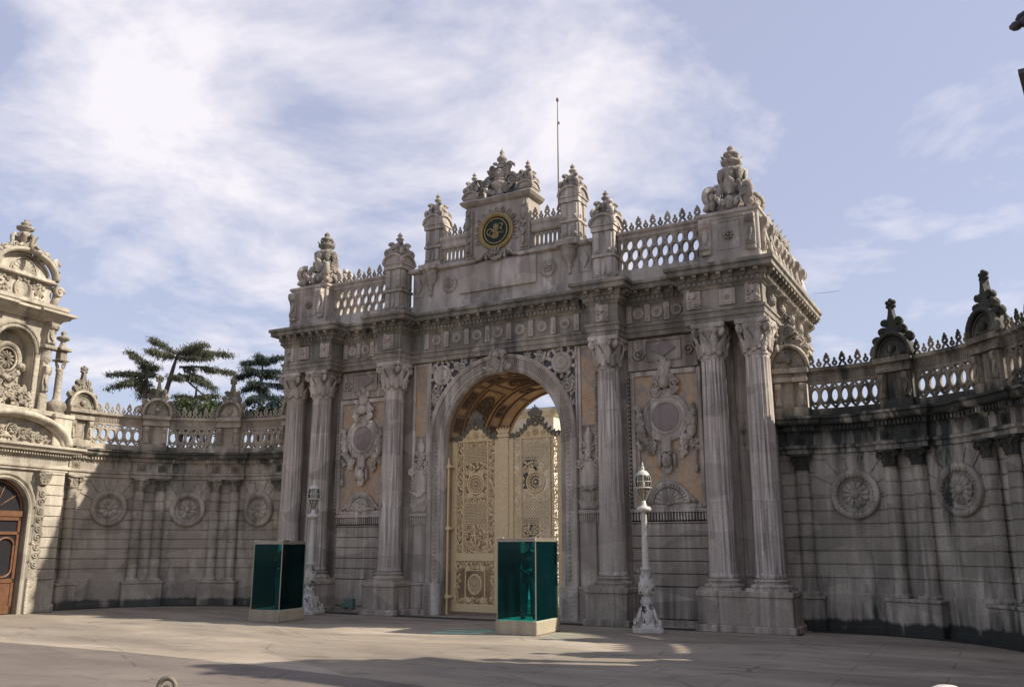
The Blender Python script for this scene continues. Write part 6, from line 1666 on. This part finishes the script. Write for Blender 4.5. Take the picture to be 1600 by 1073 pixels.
pads = [(q2(405, 566), q2(374, 567, 0), .35, 1.5), (q2(405, 564), q2(440, 559, 0), .4, 1.5), (q2(405, 566), q2(400, 560, 1.1), .4, 1.2), (q2(405, 568), q2(412, 562, -1.1), .4, 1.2),
        (q2(405, 580), q2(364, 590, .2), .5, 1.6), (q2(405, 580), q2(452, 584, 0), .5, 1.4), (q2(405, 584), q2(395, 584, -1.5), .5, 1.2), (q2(405, 584), q2(420, 584, 1.5), .5, 1.2),
        (q2(405, 598), q2(376, 612, 0), .5, 1.4), (q2(405, 600), q2(456, 606, .3), .5, 1.4), (q2(405, 604), q2(410, 606, -1.6), .5, 1.2), (q2(405, 604), q2(395, 606, 1.6), .5, 1.2),
        (q2(405, 618), q2(378, 630, .2), .5, 1.3), (q2(405, 618), q2(450, 628, 0), .5, 1.4), (q2(405, 624), q2(415, 630, -1.6), .5, 1.2), (q2(405, 640), q2(380, 650, 0), .5, 1.2), (q2(405, 640), q2(446, 650, 0), .5, 1.2)]
conifer('dark narrow cedar with tiered boughs close against the left columns of the gate', (P0[0], P0[1], 0), pads, [(0, 0, 0, .2), (0, 0, 7, .13), (0, 0, 10, .07), (.05, 0, 11.3, .03)], M_cedar2, 9, .85, 1000)
# rounded broadleaf bushes below the cedars
def bush(label, loc, r, h, mat, seed):
    root = thing('garden_tree', label, 'tree', loc); rng = np.random.default_rng(seed)
    mt = MB(); mt.tube([(0, 0, 0), (.05, 0, h * .6), (0, 0, h * .9)], [.12, .09, .04], 6)
    Ps = []; 
    for _ in range(26):
        c = rng.normal(size=3) * np.array([r * .5, r * .5, r * .32]) + np.array([0, 0, h]); Ps.append(c + rng.normal(size=(260, 3)) * r * .17); mt.tube([(0, 0, h * .7), tuple(c)], [.03, .01], 4)
    P = np.concatenate(Ps); D = rng.normal(size=P.shape) + np.array([0, 0, .2]); D /= np.linalg.norm(D, axis=1)[:, None]
    mt.obj('trunk', M_bark, root); m = MB(); V, F = cards(P, D, .13, .08, rng); m.add(V, F); m.obj('crown', mat, root)
P0 = onD(328, 652, 42); bush('yellow-green broadleaf tree top showing just above the left wall parapet', (P0[0], P0[1], 0), .95, P0[2], M_bush, 3)
P0 = onD(287, 650, 43); bush('dark green tree top low behind the left wall below the broad cedar', (P0[0], P0[1], 0), 1.0, P0[2], M_cedar, 4)
P0 = onD(425, 648, 42); bush('dark dense tree top between the narrow cedar and the gate columns', (P0[0], P0[1], 0), 1.0, P0[2], M_cedar2, 6)

# ------------------------------------------------------------------ ground
def sheet(name, poly, z, mat):
    me = bpy.data.meshes.new(name); me.from_pydata([(x, y, z) for x, y in poly], [], [tuple(range(len(poly)))]); me.materials.append(mat)
    o = ob(name, me); o['kind'] = 'structure'; return o
sheet('ground', [(-400, -300), (400, -300), (400, 500), (-400, 500)], 0, M_plaza)
edge = [(-60, -10.6), (-20, -10.7), (-6.5, -10.75), (-2.4, -10.62), (1.4, -10.85), (3.4, -11.05), (5.2, -11.3), (7.0, -11.9), (9, -12.9), (12, -14.6), (16, -17), (60, -40)]
sheet('road', edge + [(60, -90), (-60, -90)], .004, M_road)
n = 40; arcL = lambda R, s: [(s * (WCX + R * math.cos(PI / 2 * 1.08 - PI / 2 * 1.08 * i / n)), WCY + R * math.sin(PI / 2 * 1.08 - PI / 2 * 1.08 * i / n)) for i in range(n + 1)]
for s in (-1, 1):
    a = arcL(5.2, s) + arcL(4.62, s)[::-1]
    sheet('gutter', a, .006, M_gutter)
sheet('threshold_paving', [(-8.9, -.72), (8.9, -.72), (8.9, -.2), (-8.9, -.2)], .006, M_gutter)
